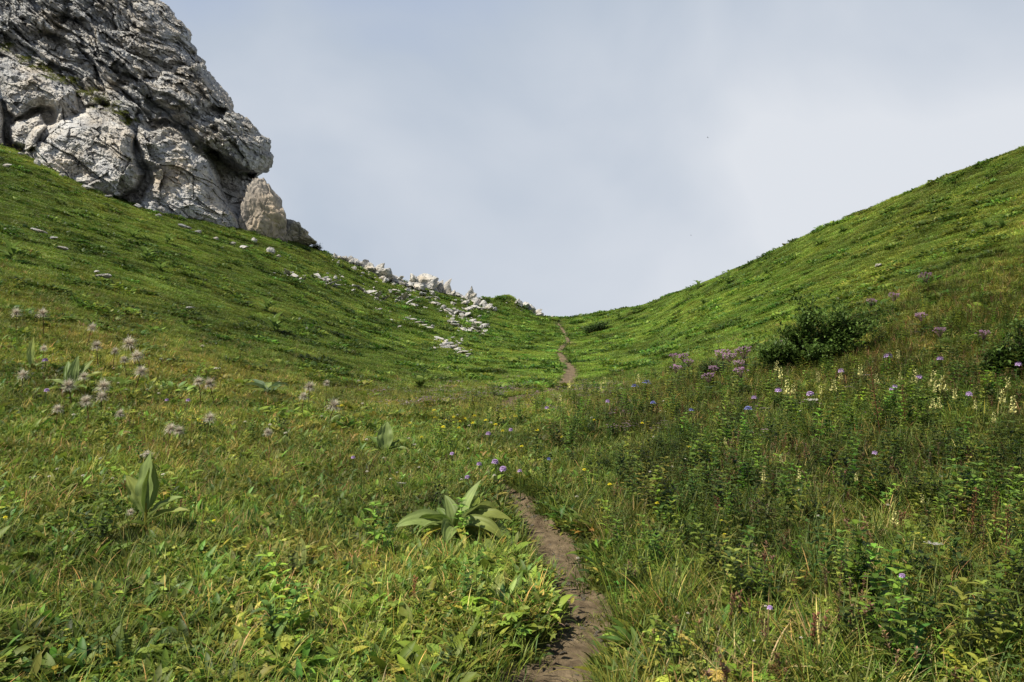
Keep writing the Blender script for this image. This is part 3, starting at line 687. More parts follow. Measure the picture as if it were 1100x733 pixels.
BIG = [(*locate(a_, b_)[:2], r_) for a_, b_, r_ in ((490, 588, .34), (156, 578, .28), (76, 428, .2), (287, 428, .25), (413, 490, .2))]
def spots(n, d0, d1, rho=lambda d: 1.0, u0=-190, u1=1290, keep=None, gap=.068, pathclear=None):
    """n points spread over the meadow; rho = wanted density per square metre (relative) against distance"""
    dd = np.exp(np.linspace(math.log(d0), math.log(d1), 400)); w = np.array([rho(q) for q in dd]) * dd * dd
    mg = np.zeros(400) if u0 > 0 else 3.2 * F / dd; wide = w * (u1 - u0 + 2 * mg) / (u1 - u0)
    n = int(n * wide.sum() / w.sum()); cdf = np.cumsum(wide); cdf /= cdf[-1]
    d = np.interp(rng.uniform(0, 1, n), cdf, dd); mg = np.interp(d, dd, mg); u = u0 - mg + rng.uniform(0, 1, n) * (u1 - u0 + 2 * mg)
    x = (u - PX) / F * d; y = d
    ok = d < skyd(u) + 3.0
    x, y, u = x[ok], y[ok], u[ok]
    if keep is not None:
        k = rng.uniform(0, 1, len(x)) < keep(x, y, u); x, y, u = x[k], y[k], u[k]
    r = path_gap(x, y) + .09 * noise(v3(x * 5, y * 5, 0*x), 3) + .05 * noise(v3(x * 14, y * 14, 0*x), 4); k = r > gap * (1 + .02 * y); x, y, u = x[k], y[k], u[k]
    if d1 < 19:
        for a_, b_, r_ in BIG:
            ok = (x - a_) ** 2 + ((y - b_ + .12) * .8) ** 2 > r_ ** 2; x, y, u = x[ok], y[ok], u[ok]
    if len(ROCKS) and d1 > 20:
        K = np.array(ROCKS); ok = np.ones(len(x), bool)
        for a_, b_, r_ in K: ok &= (x - a_) ** 2 + ((y - b_) * .8) ** 2 > (r_ * .62) ** 2
        x, y, u = x[ok], y[ok], u[ok]
    return x, y, ground(x, y), u

def tint_at(x, y, u, dry=0.0, dark=0.0, s=.15):
    P = v3(x, y, 0 * x); n1 = fbm(P * .30, 3, 101); n2 = fbm(P * 1.2, 3, 102); n3 = fbm(P * 3.5, 2, 103)
    br = np.clip(1 + .22 * n1 + .25 * n2 + .15 * n3, .35, 1.7)
    dr = np.clip(dry + .35 * n1 + .4 * fbm(P * .8 + 30, 3, 104), 0, 1)
    g = np.stack([br * (1 + .30 * dr), br * (1 + .0 * dr), br * (1 + .05 * dr)], 1)
    g = g * (1 - .45 * np.clip(dark, 0, 1) if np.isscalar(dark) else (1 - .45 * np.clip(dark, 0, 1))[:, None])
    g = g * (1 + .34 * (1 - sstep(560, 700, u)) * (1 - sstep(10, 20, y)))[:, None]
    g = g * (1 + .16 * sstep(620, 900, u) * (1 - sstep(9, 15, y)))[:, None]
    return g * np.exp(rng.normal(size=g.shape) * s * .28) * np.exp(np.clip(rng.normal(size=(len(g), 1)), -2, 1.2) * s * .45)

def zone(u, y):
    """dryness by place: the dry yellow flank left of the centre, green bottom"""
    return .55 * np.exp(-((u - 180) / 240) ** 2) * sstep(5.2, 7.5, y) * (1 - sstep(14, 22, y)) + .25 * sstep(700, 1000, u) * sstep(8, 14, y) * (1 - sstep(60,80,y)) + .25 * np.exp(-((y - 13) / 4) ** 2) * sstep(500, 640, u)

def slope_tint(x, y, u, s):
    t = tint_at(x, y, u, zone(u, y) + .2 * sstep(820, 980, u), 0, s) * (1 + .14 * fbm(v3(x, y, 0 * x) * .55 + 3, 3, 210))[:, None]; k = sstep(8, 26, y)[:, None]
    lit = (.10 + .22 * sstep(330, 620, u) * (1 - .45 * sstep(800, 1000, u)))[:, None]  # sunlit brightening put into the plant colour, strongest in hollow and right slope
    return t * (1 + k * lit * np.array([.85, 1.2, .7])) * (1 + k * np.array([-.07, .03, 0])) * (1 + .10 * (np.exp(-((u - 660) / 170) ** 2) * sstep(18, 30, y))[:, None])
# short turf over everything
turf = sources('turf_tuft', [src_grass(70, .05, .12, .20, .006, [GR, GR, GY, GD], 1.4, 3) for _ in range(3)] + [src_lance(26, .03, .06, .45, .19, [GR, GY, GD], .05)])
x, y, z, u = spots(24000, 2.0, 16, lambda d: 1.0 if d < 8 else 8 / d)
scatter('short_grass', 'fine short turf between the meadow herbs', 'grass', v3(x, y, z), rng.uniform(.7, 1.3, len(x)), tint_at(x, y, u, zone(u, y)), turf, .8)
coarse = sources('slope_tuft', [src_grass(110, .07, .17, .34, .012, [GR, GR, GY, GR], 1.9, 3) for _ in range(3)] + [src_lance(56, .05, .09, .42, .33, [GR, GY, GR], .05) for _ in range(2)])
x, y, z, u = spots(150000, 11, 82, lambda d: (18 / d) ** 1.1, gap=.18)
rightlit = .18 * np.exp(-((u - 700) / 150) ** 2)
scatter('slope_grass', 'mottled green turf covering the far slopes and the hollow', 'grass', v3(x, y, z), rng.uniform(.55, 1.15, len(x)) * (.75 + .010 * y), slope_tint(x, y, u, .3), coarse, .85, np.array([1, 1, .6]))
# darker leafy patches on the slopes
lush = sources('leafy_patch', [src_lance(40, .10, .20, .45, .25, [GD, GD, GR], .12) for _ in range(3)])
x, y, z, u = spots(24000, 10, 80, lambda d: (20 / d) ** 0.7, keep=lambda x, y, u: sstep(.0, .7, fbm(v3(x, y, 0*x) * 1.3, 3, 140) + .35 * np.exp(-((u - 540) / 90) ** 2) * sstep(30, 50, y)))
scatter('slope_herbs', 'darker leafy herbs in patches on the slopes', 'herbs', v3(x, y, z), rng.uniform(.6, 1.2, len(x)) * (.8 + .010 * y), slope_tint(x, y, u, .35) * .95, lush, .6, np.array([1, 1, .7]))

# long grass of the foreground
long_ = sources('long_grass_tuft', [src_grass(26, .14, .30, .07, .0055, [GR, GY, GR, GD], 1.9, 6) for _ in range(4)] + [src_grass(20, .14, .28, .06, .005, [TAN, GY, TAN], 2.0, 6)])
rt = lambda u: sstep(560, 760, u)
x, y, z, u = spots(33000, 2.0, 27, lambda d: 1.0 if d < 8 else 6 / d * (1 - sstep(12, 27, d)))
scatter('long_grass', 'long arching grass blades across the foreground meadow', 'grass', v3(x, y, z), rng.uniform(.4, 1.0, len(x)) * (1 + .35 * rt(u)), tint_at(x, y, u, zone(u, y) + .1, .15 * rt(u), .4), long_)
# lance-leaved herbs, thickest on the left
lance = sources('lance_leaf_tuft', [src_lance(16, .07, .15, .24, .07, [GR, GR, GD, GY], .05) for _ in range(3)] + [src_lance(14, .06, .12, .34, .07, [GR, BLU, GY], .06) for _ in range(2)])
x, y, z, u = spots(34000, 2.0, 14, lambda d: 1.0 if d < 6 else (6 / d) ** 1.6, keep=lambda x, y, u: np.clip(1.0 - .55 * rt(u) - .6 * zone(u, y), .1, 1) * sstep(-.75, -.1, fbm(v3(x, y, 0*x) * 2.6, 2, 145)))
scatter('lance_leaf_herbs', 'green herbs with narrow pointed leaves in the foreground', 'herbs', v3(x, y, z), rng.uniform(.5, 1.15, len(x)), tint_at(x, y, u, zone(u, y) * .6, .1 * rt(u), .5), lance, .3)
lobed = sources('lobed_leaf_tuft', [src_lobed(8, .055, .12, .08, [GR, GY, GR]) for _ in range(3)] + [src_pinnate(6, .18, [GR, GY]) for _ in range(2)])
x, y, z, u = spots(15000, 2.0, 24, lambda d: 1.0 if d < 7 else 6 / d * (1 - sstep(12, 24, d)), keep=lambda x, y, u: np.clip(sstep(-.25, .4, fbm(v3(x, y, 0*x) * 1.3, 2, 150)) * (.5 + .8 * rt(u)), 0, 1))
scatter('lobed_leaf_herbs', 'bright green herbs with lobed and feathery leaves', 'herbs', v3(x, y, z), rng.uniform(.4, .85, len(x)) * (1 + .4 * rt(u)), tint_at(x, y, u, zone(u, y) * .6 + .1, .05 * rt(u), .4), lobed)
tall = sources('tall_herb', [src_upright(3, .20, .45, .08, [GR, GD, GR], l_) for l_ in (.05, .065, .08, .095)] + [src_upright(5, .2, .35, .06, [GD, BLU], .04)])
x, y, z, u = spots(7000, 2.3, 22, lambda d: 1.0 if d < 9 else 8 / d * (1 - sstep(12, 22, d)), keep=lambda x, y, u: np.clip(rt(u) * sstep(2.8, 4.5, y + 1.5*sstep(800,1100,u)) + .05 + .25*np.exp(-((y-13)/3)**2)*sstep(420,520,u), 0, 1) * sstep(-.7, .3, .4 + fbm(v3(x, y, 0*x) * .9, 2, 160)))
scatter('tall_herbs', 'tall leafy herbs thick on the right of the path', 'herbs', v3(x, y, z), rng.uniform(.5, 1.1, len(x)), tint_at(x, y, u, zone(u, y), .0, .5), tall)
broad = sources('broad_leaf_tuft', [src_lance(9, .10, .19, .42, .09, [GR, GY, GR], .05) for _ in range(3)] + [src_lobed(6, .06, .13, .09, [GR, GR]) for _ in range(2)])
x, y, z, u = spots(6500, 2.2, 14, lambda d: 1.0 if d < 8 else 7 / d, keep=lambda x, y, u: sstep(-.3, .5, fbm(v3(x, y, 0*x) * 1.1 + 8, 2, 155)), gap=.12)
scatter('broad_leaf_herbs', 'scattered herbs with broad bright leaves in the foreground', 'herbs', v3(x, y, z), rng.uniform(.5, 1.05, len(x)), tint_at(x, y, u, -.3, 0, .3) * np.array([.86, .95, .9]), broad)
stalks = sources('brown_stalk', [src_seedstalk(3, .25, .45, (.12, .09, .04), BRN) for _ in range(2)] + [src_seedstalk(3, .22, .40, (.16, .15, .05), (.20, .13, .07)) for _ in range(3)] + [src_seedstalk(2, .2, .4, GY, (.22, .2, .09)) for _ in range(2)])
x, y, z, u = spots(8000, 2.3, 24, lambda d: 1.0 if d < 9 else 8 / d * (1 - sstep(12, 24, d)), keep=lambda x, y, u: np.clip(.12 + .65 * rt(u) + .4 * zone(u, y) + .5 * np.exp(-((y - 12) / 2.5) ** 2) * rt(u), 0, 1) * sstep(-.6, .5, fbm(v3(x, y, 0*x) * .8 + 5, 2, 170)))
scatter('brown_stalks', 'thin brown seeding stalks among the herbs', 'dry stalks', v3(x, y, z), rng.uniform(.4, .95, len(x)) * (.65 + .35 * rt(u)), tint_at(x, y, u, .1, .0, .3), stalks)
litter = sources('withered_leaf', [src_lance(5, .05, .10, .3, .06, [(.25, .21, .07), (.17, .11, .05), (.30, .26, .06)], .05) for _ in range(2)] + [src_lance(4, .06, .12, .35, .05, [(.22, .07, .04), (.16, .08, .04)], .05)])
x, y, z, u = spots(1700, 2.0, 14, lambda d: 1.0 if d < 7 else 5 / d)
scatter('withered_leaves', 'yellow and brown withered leaves in the foreground meadow', 'dead leaves', v3(x, y, z), rng.uniform(.35, .8, len(x)), np.ones((len(x), 3)) * rng.uniform(.7, 1.2, (len(x), 1)), litter, .3)
# tiny blooms far too many to count
specks = bpy.data.collections.new('tiny_bloom')
def bloom(col, n, r, h):
    m = M()
    for i in range(n):
        b = np.array((U(-.15, .15), U(-.15, .15), h * U(.7, 1.1)))
        for k in range(5): leaf(m, b, k * 1.257, .3, .0, r, r * .8, 2, 0, np.array(col), np.array(col), a=1, b=.6, cross=2)
    return m.mesh('tiny_bloom')
specks = sources('tiny_bloom', [bloom((.62, .60, .52), 3, .014, .14), bloom((.60, .50, .05), 3, .014, .14), bloom((.62, .60, .50), 2, .018, .16)])
x, y, z, u = spots(7000, 11, 62, lambda d: (20 / d) ** 1.3, keep=lambda x, y, u: sstep(-.2, .8, fbm(v3(x, y, 0*x) * .5, 2, 190)))
scatter('tiny_blooms', 'specks of tiny pale and yellow blooms on the far slopes', 'flowers', v3(x, y, z), rng.uniform(.7, 1.3, len(x)) * (.6 + .022 * y), np.ones((len(x), 3)), specks)
thyme = sources('mauve_bloom', [bloom((.34, .22, .30), 14, .020, .12), bloom((.30, .22, .24), 12, .020, .14)])
x, y, z, u = spots(9000, 9, 26, lambda d: 1.0, keep=lambda x, y, u: np.exp(-((y - 15.5 - 2.5 * sstep(480, 560, u)) / 3.2) ** 2) * sstep(330, 440, u) * (1 - sstep(640, 720, u)) * sstep(-.1, .5, fbm(v3(x, y, 0*x) * .9, 2, 191)) + .35 * np.exp(-((y - 11.5) / 2) ** 2) * sstep(620, 680, u) * (1 - sstep(840, 960, u)))
scatter('mauve_carpet', 'low carpet of faded mauve bloom along the near edge of the hollow', 'flowers', v3(x, y, z), rng.uniform(.7, 1.3, len(x)), np.ones((len(x), 3)) * rng.uniform(.7, 1.2, (len(x), 1)), thyme)
# straggling blades on the trodden edge of the path
x, y, z, u = spots(60000, 2.0, 16, lambda d: 1, u0=420, u1=760, gap=-.13, keep=lambda x, y, u: (path_dist(x, y) < 1.7) * .16)
scatter('path_edge_grass', 'sparse blades and turf straggling over the edges of the path', 'grass', v3(x, y, z), rng.uniform(.18, .42, len(x)), tint_at(x, y, u, .3), turf, .5)

# bits of stone trodden into the path
gravel = bpy.data.collections.new('stone_chip')
for k in range(4):
    o = bpy.data.objects.new('stone_chip', rock_mesh(60 + k, 2, 8, .6, .15, (1, .8, .5), (.24, .21, .17))); o.data.materials.append(MAT_BLOCK); gravel.objects.link(o)
k_ = rng.integers(0, 419, 900); k_ = k_[PATH[k_, 2] > .12]; off = rng.normal(size=len(k_)) * PATH[k_, 2] * .30
T_ = np.gradient(PATH[:, :2], axis=0); T_ /= np.linalg.norm(T_, axis=1, keepdims=True) + 1e-9
x = PATH[k_, 0] + T_[k_, 1] * off; y = PATH[k_, 1] - T_[k_, 0] * off + rng.normal(size=len(k_)) * .05
scatter('path_stones', 'small stone chips and crumbs of earth trodden into the path', 'stones', v3(x, y, ground(x, y) + .014 + .0006 * y), rng.uniform(.2, 1, len(x)) ** 3 * .022 + .003 + .0004 * y, np.ones((len(x), 3)), gravel)
chips = bpy.data.collections.new('broken_stone')
for k in range(5):
    o = bpy.data.objects.new('broken_stone', rock_mesh(80 + k, 3, 10, .55, .2, (1, .8, .6), (.46, .455, .43))); o.data.materials.append(MAT_BLOCK); chips.objects.link(o)
Q = np.array([[*locate(a_, b_), r_] for a_, b_, r_ in RUB]); scatter('rubble', 'broken pale stones between the larger rocks of the outcrops', 'rubble', Q[:, :3] + np.array([0, 0, .08]), Q[:, 3] / F * Q[:, 1] * 1.3, np.ones((len(Q), 3)), chips)
# ------------------------------------------------------------------ individual plants
def place(px, py): return locate(px, py)
def veg_leaf(L, Wd, yaw, p0, p1, c, c1=None, base=(0, 0, 0), n=14, roll=0, fold=.28, wav=.06, a=.85):
    m = M(); leaf(m, base, yaw, p0, p1, L * U(.88, 1.05), Wd * U(.85, 1.1), n, fold * U(.5, 1.8), np.asarray(c) * .92, np.asarray(c if c1 is None else c1) * (np.array([1.25, 1.05, .8]) if U(0, 1) < .4 else 1), a=a, b=.8, roll=roll + U(-.2, .2), side=U(-.5, .5), cross=13, veins=4, wav=U(.06, .22)); return m.mesh('leaf')
LG = np.array((.215, .280, .085)); LG2 = np.array((.150, .225, .050)); LY = np.array((.30, .29, .05))
def big_plant(px, py, label, leaves, stemh=.08, size=1.0, group=None, stemc=(.22, .22, .05)):
    x, y, z = place(px, py); t = empty('broad_leaf_plant', (x, y, z), 0, size); tag(t, label, 'plant', group)
    m = M(); stem(m, arc((0, 0, -.02), .5, stemh + .02, .01), .014, .009, stemc, 8); link('stem', m.mesh('stem'), MAT_P, t)
    for q in leaves:
        yaw, p0, p1, L, Wd = q[:5]; c = q[5] if len(q) > 5 else LG; hb = q[6] if len(q) > 6 else stemh * .5; rl = q[7] if len(q) > 7 else 0
        link('leaf', veg_leaf(L, Wd, R(yaw), R(p0), R(p1), np.array(c) * U(.9, 1.05), np.array(c), (0, 0, hb), roll=R(rl)), MAT_P, t)
    return t
# yaw: 0 = to the right, 90 = away, 180 = left, 270 = towards the camera
big_plant(490, 588, 'large pale green plant with broad ribbed arching leaves left of the path', [
    (172, 68, -62, .46, .13, LG2, .08, 30), (28, 70, -75, .52, .13, LG, .10, -20), (330, 58, -70, .44, .12, LG, .09, 30), (250, 62, -66, .38, .14, LG * 1.1, .08, -20), (210, 66, -72, .42, .10, LG * 1.05, .08, 20),
    (285, 55, -70, .40, .06, LY, .08, 20), (222, 50, -60, .40, .06, LY, .08, 0), (322, 50, -55, .42, .06, LY, .08, -20), (60, 50, -20, .4, .13, LG2, .08, 30),
    (50, 76, 38, .52, .105, LG * 1.1, .06, 15), (110, 74, 30, .40, .11, LG, .06, -20), (178, 52, -28, .48, .19, LG, .05, -25), (15, 62, -38, .50, .17, LG, .06, 20), (48, 66, 15, .40, .15, LG2, .06, 40),
    (352, 45, -55, .52, .15, LG, .05, 25), (225, 38, -48, .34, .15, LG * 1.05, .05, 0), (8, 24, -25, .34, .14, LG, .04, 10), (138, 60, 10, .36, .12, LG2, .05, -20),
    (205, 15, -42, .50, .14, LG2 * 1.1, .03, -20), (318, 22, -50, .42, .09, LY * .8, .03, 0), (300, 35, -60, .36, .07, LY, .04, 0), (195, 40, -45, .34, .06, LY, .04, 0), (262, 30, -40, .30, .13, LG2, .04, 0),
    (340, 10, -40, .40, .12, LG2, .03, 0), (240, 20, -40, .36, .10, LG2, .02, 10)], .16, .97)
big_plant(156, 578, 'light green plant with an upright pair of ribbed leaves on a yellow stalk', [
    (105, 84, 70, .40, .15, LG * 1.15, .18, -20), (150, 64, 42, .34, .13, LG * 1.1, .17, -30), (78, 80, 70, .33, .12, LG2, .18, 50), (10, 48, 12, .30, .10, LG * 1.1, .12, 20), (352, 35, -5, .36, .07, LG, .10, 10),
    (200, 20, -40, .26, .09, LY * .7, .06, 0), (315, 25, -35, .28, .07, LY * .6, .05, 0), (235, 40, -30, .22, .10, LG2, .08, 0)], .24, 1.0, stemc=(.26, .24, .04))
big_plant(76, 428, 'upright broad leaved plant among grey seed heads on the left slope', [
    (95, 80, 60, .55, .14, LG, .1, 30), (60, 68, 35, .50, .13, LG2, .1, 30), (20, 50, 5, .50, .12, LG, .1), (140, 70, 40, .48, .13, LG2, .1, -30), (165, 45, -10, .42, .12, LG, .1), (330, 40, -20, .4, .12, LG2, .06), (230, 45, -30, .36, .12, LG2, .06)], .15, 1.0)
big_plant(33, 400, 'single tall yellow-green leaf standing at the left photo edge above the seed heads', [(90, 88, 76, .44, .12, LG * 1.2, .1, 20), (30, 40, 0, .26, .10, LG2, .04), (150, 40, -10, .3, .10, LG2, .04)], .12, 1.0)
big_plant(287, 428, 'grey-green rosette of broad leaves in the middle of the left meadow', [
    (a_, U(35, 65), U(-30, 10), U(.42, .52), U(.11, .15), LG if k % 2 else np.array((.12, .18, .085)), .05, U(-20, 20)) for k, a_ in enumerate(range(0, 360, 36))], .08, 1.05)
big_plant(413, 490, 'broad leaved plant with one round upright leaf behind the large plant', [
    (80, 80, 60, .40, .19, LG * .95, .06, 20), (150, 50, 10, .36, .14, LG2, .05), (20, 45, 0, .38, .12, LG2, .05), (350, 30, -20, .36, .10, LG, .04), (215, 30, -20, .3, .1, LG2, .04)], .1, .95)
big_plant(352, 462, 'small grey-green leaved plant at the foot of a tall seed head', [(40, 60, 20, .30, .12), (130, 70, 30, .28, .12, LG2), (350, 35, -10, .3, .1), (210, 30, -20, .25, .1, LG2)], .06, .9)
big_plant(320, 625, 'small plant with one broad bright leaf in the near left grass', [(80, 75, 50, .26, .09, LG, .04, 10), (30, 45, 0, .2, .07, LG2, .03), (160, 40, -10, .2, .07, LG2, .03)], .05, .9)
big_plant(532, 655, 'small plant with pale leaves at the left edge of the near path', [(70, 60, 10, .24, .08, LG, .04, 10), (10, 35, -20, .2, .07, LG, .03), (170, 40, -20, .22, .08, LG2, .03), (260, 30, -20, .18, .06, LG2, .03)], .05, .9)
big_plant(452, 418, 'rosette of grey-green leaves at the near edge of the hollow', [(a_, U(40, 70), U(-20, 20), U(.38, .5), U(.12, .16), LG2, .05) for a_ in range(10, 360, 45)], .06, 1.2)
def small_rosette(kind):
    t = empty('broad_leaf_plant', (0, 0, 0)); m = M(); stem(m, arc((0, 0, -.02), .5, .3 if kind else .1, .02), .014, .008, LG2, 6); link('stem', m.mesh('stem'), MAT_P, t)
    for k in range(9 if kind else 7):
        m = M(); leaf(m, (0, 0, .04 + (.03 * k if kind else 0)), k * 2.4, R(U(35, 75)), R(U(-30, 20)), U(.34, .5), U(.12, .17), 7, .25, LG2 * U(.8, 1.1), LG2, cross=5); link('leaf', m.mesh('leaf'), MAT_P, t)
    return t
SR = [small_rosette(0), small_rosette(1)]; used = [0, 0]
for px, py, k, s, lab in [
    (295, 358, 1, 1.5, 'dark upright leafy plant on the left slope above the rosette'), (287, 336, 1, 1.3, 'dark leafy plant standing highest in the middle of the left slope'),
    (82, 232, 0, 1.3, 'small bright rosette on the left slope below the white boulder'), (143, 256, 0, 1.5, 'pair of pale rosettes below the cliff, the larger one'), (157, 258, 0, 1.0, 'small pale rosette right beside the larger one below the cliff'),
    (180, 263, 1, 1.3, 'dark tufted plant below the white slab of the cliff'), (156, 282, 1, 1.5, 'dark bushy rosette downhill of the pale pair'), (172, 292, 0, 1.4, 'low spreading rosette lowest under the cliff'),
    (12, 281, 1, 1.3, 'upright leafy plant on the slope at the left photo edge'), (1060, 246, 0, 1.0, 'pale plant high on the right hill, near one of two'), (1077, 246, 0, 1.1, 'pale plant high on the right hill, at the photo edge side of two'),
    (880, 264, 0, 1.5, 'pale rosette on the right hill just under the skyline'), (823, 295, 0, 1.4, 'pale rosette on the right hill left of centre slope'), (782, 306, 1, 1.5, 'dark leafy plant close to the right skyline'), (750, 312, 1, 1.4, 'dark leafy plant lowest along the right skyline'),
    (756, 328, 0, 1.3, 'pale rosette on the bright slope above the mauve flowers'), (905, 250, 0, 1.2, 'small rosette at the skyline notch of the right hill'), (1000, 232, 1, 1.2, 'dark tufted plant high on the right hill'),
    (130, 420, 0, .8, 'small rosette hidden behind grey seed heads'), (665, 345, 1, 1.4, 'dark leafy plant on the slope right of the pass bush')]:
    x, y, z = place(px, py); o = SR[k] if not used[k] else copy_tree(SR[k]); used[k] = 1
    o.location = (x, y, z); o.rotation_euler = (0, 0, U(0, 6)); o.scale = (s,) * 3; tag(o, lab, 'plant')

# --- feathery grey seed heads
def seed_plant():
    t = empty('seed_head_plant', (0, 0, 0)); m = M(); stem(m, arc((0, 0, -.03), 1, .33, .03, 7), .004, .003, (.10, .055, .03), 5); link('stem', m.mesh('stem'), MAT_F, t)
    m = M(); top = np.array((.03 * math.cos(1), .03 * math.sin(1), .30)); c = (.62, .60, .50)
    for k in range(460):
        ze = U(-.55, 1); th = U(0, 6.28); p = math.asin(ze); L = U(.06, .085)
        leaf(m, top, th, p + .15, p - U(0, .9), L * (.75 if k % 3 else 1), .0026, 3, 0, np.array((.40, .31, .22)), np.array(c) * U(.8, 1.25), a=.5, b=.4, cross=2)
    link('seed_head', m.mesh('seed_head'), MAT_F, t)
    m = M()
    for k in range(5): leaf(m, (0, 0, .0), k * 1.3, R(60), R(10), .12, .05, 4, .3, GD, GR)
    link('foliage', m.mesh('foliage'), MAT_P, t); return t
heads = [(97,431,1.25),(90,405,1.0),(78,415,1.0),(114,416,1.1),(146,370,1.0),(121,378,.8),(137,387,.8),(154,383,.9),(144,399,.9),(106,372,.8),(92,352,.8),(216,410,.8),(231,412,1.0),(180,461,1.0),(195,463,.9),(221,450,.8),(133,445,.8),
         (330,416,1.0),(324,426,.9),(352,436,1.1),(290,464,.8),(143,551,.75),(158,488,.6),(24,404,.9),(18,337,.8),(46,338,.8),(60,440,.7),(109,427,.8),(350,412,.7),(46,375,.7)]
special = {143: 'round woolly white seed head below the upright leaf pair', 97: 'largest grey feathery seed head on a dark stalk in the left meadow', 352: 'tall grey seed head standing between the rosette and the round leaf', 24: 'grey feathery seed head at the left photo edge'}
proto = seed_plant(); rk_ = ordered(heads)
for i, (px, py, s) in enumerate(heads):
    o = proto if i == 0 else copy_tree(proto)
    x, y, z = place(px, py + 42 * (9.0 / max(6, (py - 330) ** .5)) if py > 500 else py + 28)
    hz = EYE + (PY - py) / F * y; hgt = max(.10, hz - z)
    sc = 10.5 * s * U(.75, 1.15) / F * y / .075; o.location = (x, y, z); o.rotation_euler = (U(-.12, .12), U(-.12, .12), U(0, 6)); o.scale = (sc, sc, hgt / .30)
    for ch in o.children:
        if ch.name.startswith('seed_head'): ch.location = (0, 0, .30 - .30 * sc / (hgt / .30)); ch.scale = (1, 1, sc / (hgt / .30))
    tag(o, special.get(px, 'grey feathery seed head on the left slope, %s of its kind from the left' % ordl(rk_[i])), 'seed head', 'grey feathery seed heads')

# --- flowers
def petals_disc(m, top, r, n, c, c2, tiers=3, pitch=(.1, .9)):
    for k in range(tiers):
        for i in range(n): 
            p = pitch[0] + (pitch[1] - pitch[0]) * k / max(1, tiers - 1)
            leaf(m, top, i * 6.283 / n + k * .4 + U(-.1, .1), p, p - .5, r * (1 - .2 * k) * U(.85, 1.1), r * .55, 3, .1, np.array(c2), np.array(c) * U(.85, 1.15), a=1.2, b=.6)
def flower(kind):
    nm, hgt = {'purple': ('scabious_flower', .38), 'blue': ('bellflower', .36), 'pink': ('mauve_flower_cluster', .55), 'spike': ('pale_flower_spike', .60), 'yellow': ('yellow_flower', .22), 'white': ('white_flower', .22), 'umbel': ('white_umbel', .4)}[kind]
    t = empty(nm, (0, 0, 0)); m = M(); P = arc((0, 0, -.03), 2, hgt + .03, .02, 8); stem(m, P, .0035, .002, (.09, .13, .04), 5); link('stem', m.mesh('stem'), MAT_P, t); top = P[-1]
    m = M()
    if kind == 'purple': petals_disc(m, top, .030, 10, (.50, .36, .60), (.36, .24, .44), 6, (-.5, 1.35))
    elif kind == 'blue': petals_disc(m, top, .028, 9, (.24, .27, .56), (.16, .18, .4), 5, (-.2, 1.3))
    elif kind == 'pink':
        for k in range(26):
            r = .065 * math.sqrt(U(0, 1)); th = U(0, 6.28); b = top + np.array((r * math.cos(th), r * math.sin(th), .02 * U(-1, 1) - r * .25)); stem(m, [P[-2], b], .0012, .001, (.2, .12, .12), 3)
            petals_disc(m, b, .013, 6, (.56, .36, .52), (.42, .25, .38), 3, (.0, 1.2))
    elif kind == 'spike':
        for k in range(24):
            t_ = k / 23; b = P[-1] - np.array((U(-.01, .01), U(-.01, .01), .20 * (1 - t_) + U(-.008, .008))); yw = k * 2.4 + U(-.6, .6); s = .042 * (1.05 - .65 * t_) * U(.6, 1.25)
            b = b + np.array((math.cos(yw), math.sin(yw), .3)) * .014 * U(.3, 1.4)
            leaf(m, b, yw, .6, 1.4, s, s * .8, 3, -.7, (.55, .53, .22), (.72, .67, .29), a=1.1, b=.6); leaf(m, b, yw, .1, .5, s * .7, s * .6, 3, .7, (.5, .50, .20), (.66, .62, .27), a=1.1, b=.6)
    elif kind == 'yellow': petals_disc(m, top, .020, 8, (.80, .73, .06), (.68, .58, .04), 3, (.1, 1.1))
    elif kind == 'white': petals_disc(m, top, .017, 7, (.66, .64, .60), (.55, .5, .3), 3, (.1, 1.1))
    elif kind == 'umbel':
        for k in range(22):
            r = .06 * math.sqrt(U(0, 1)); th = U(0, 6.28); b = top + np.array((r * math.cos(th), r * math.sin(th), .01)); stem(m, [P[-2], b], .0012, .001, (.1, .14, .05), 3); petals_disc(m, b, .010, 5, (.7, .68, .66), (.55, .5, .45), 1)
    link('flower_head', m.mesh('flower_head'), MAT_F, t)
    m = M()
    if kind in ('spike', 'pink'):
        for k in range(7):
            i0 = 1 + k * 4 // 7
            for q in (-.5, 0, .5): leaf(m, P[i0], k * 2.2 + q, .5, -.4, .13, .035, 4, .2, GD, GR)
    else:
        for k in range(4): leaf(m, P[k % 3], k * 1.9, .8, -.1, .08, .016, 4, .2, GD, GR)
    link('foliage', m.mesh('foliage'), MAT_P, t); return t, hgt
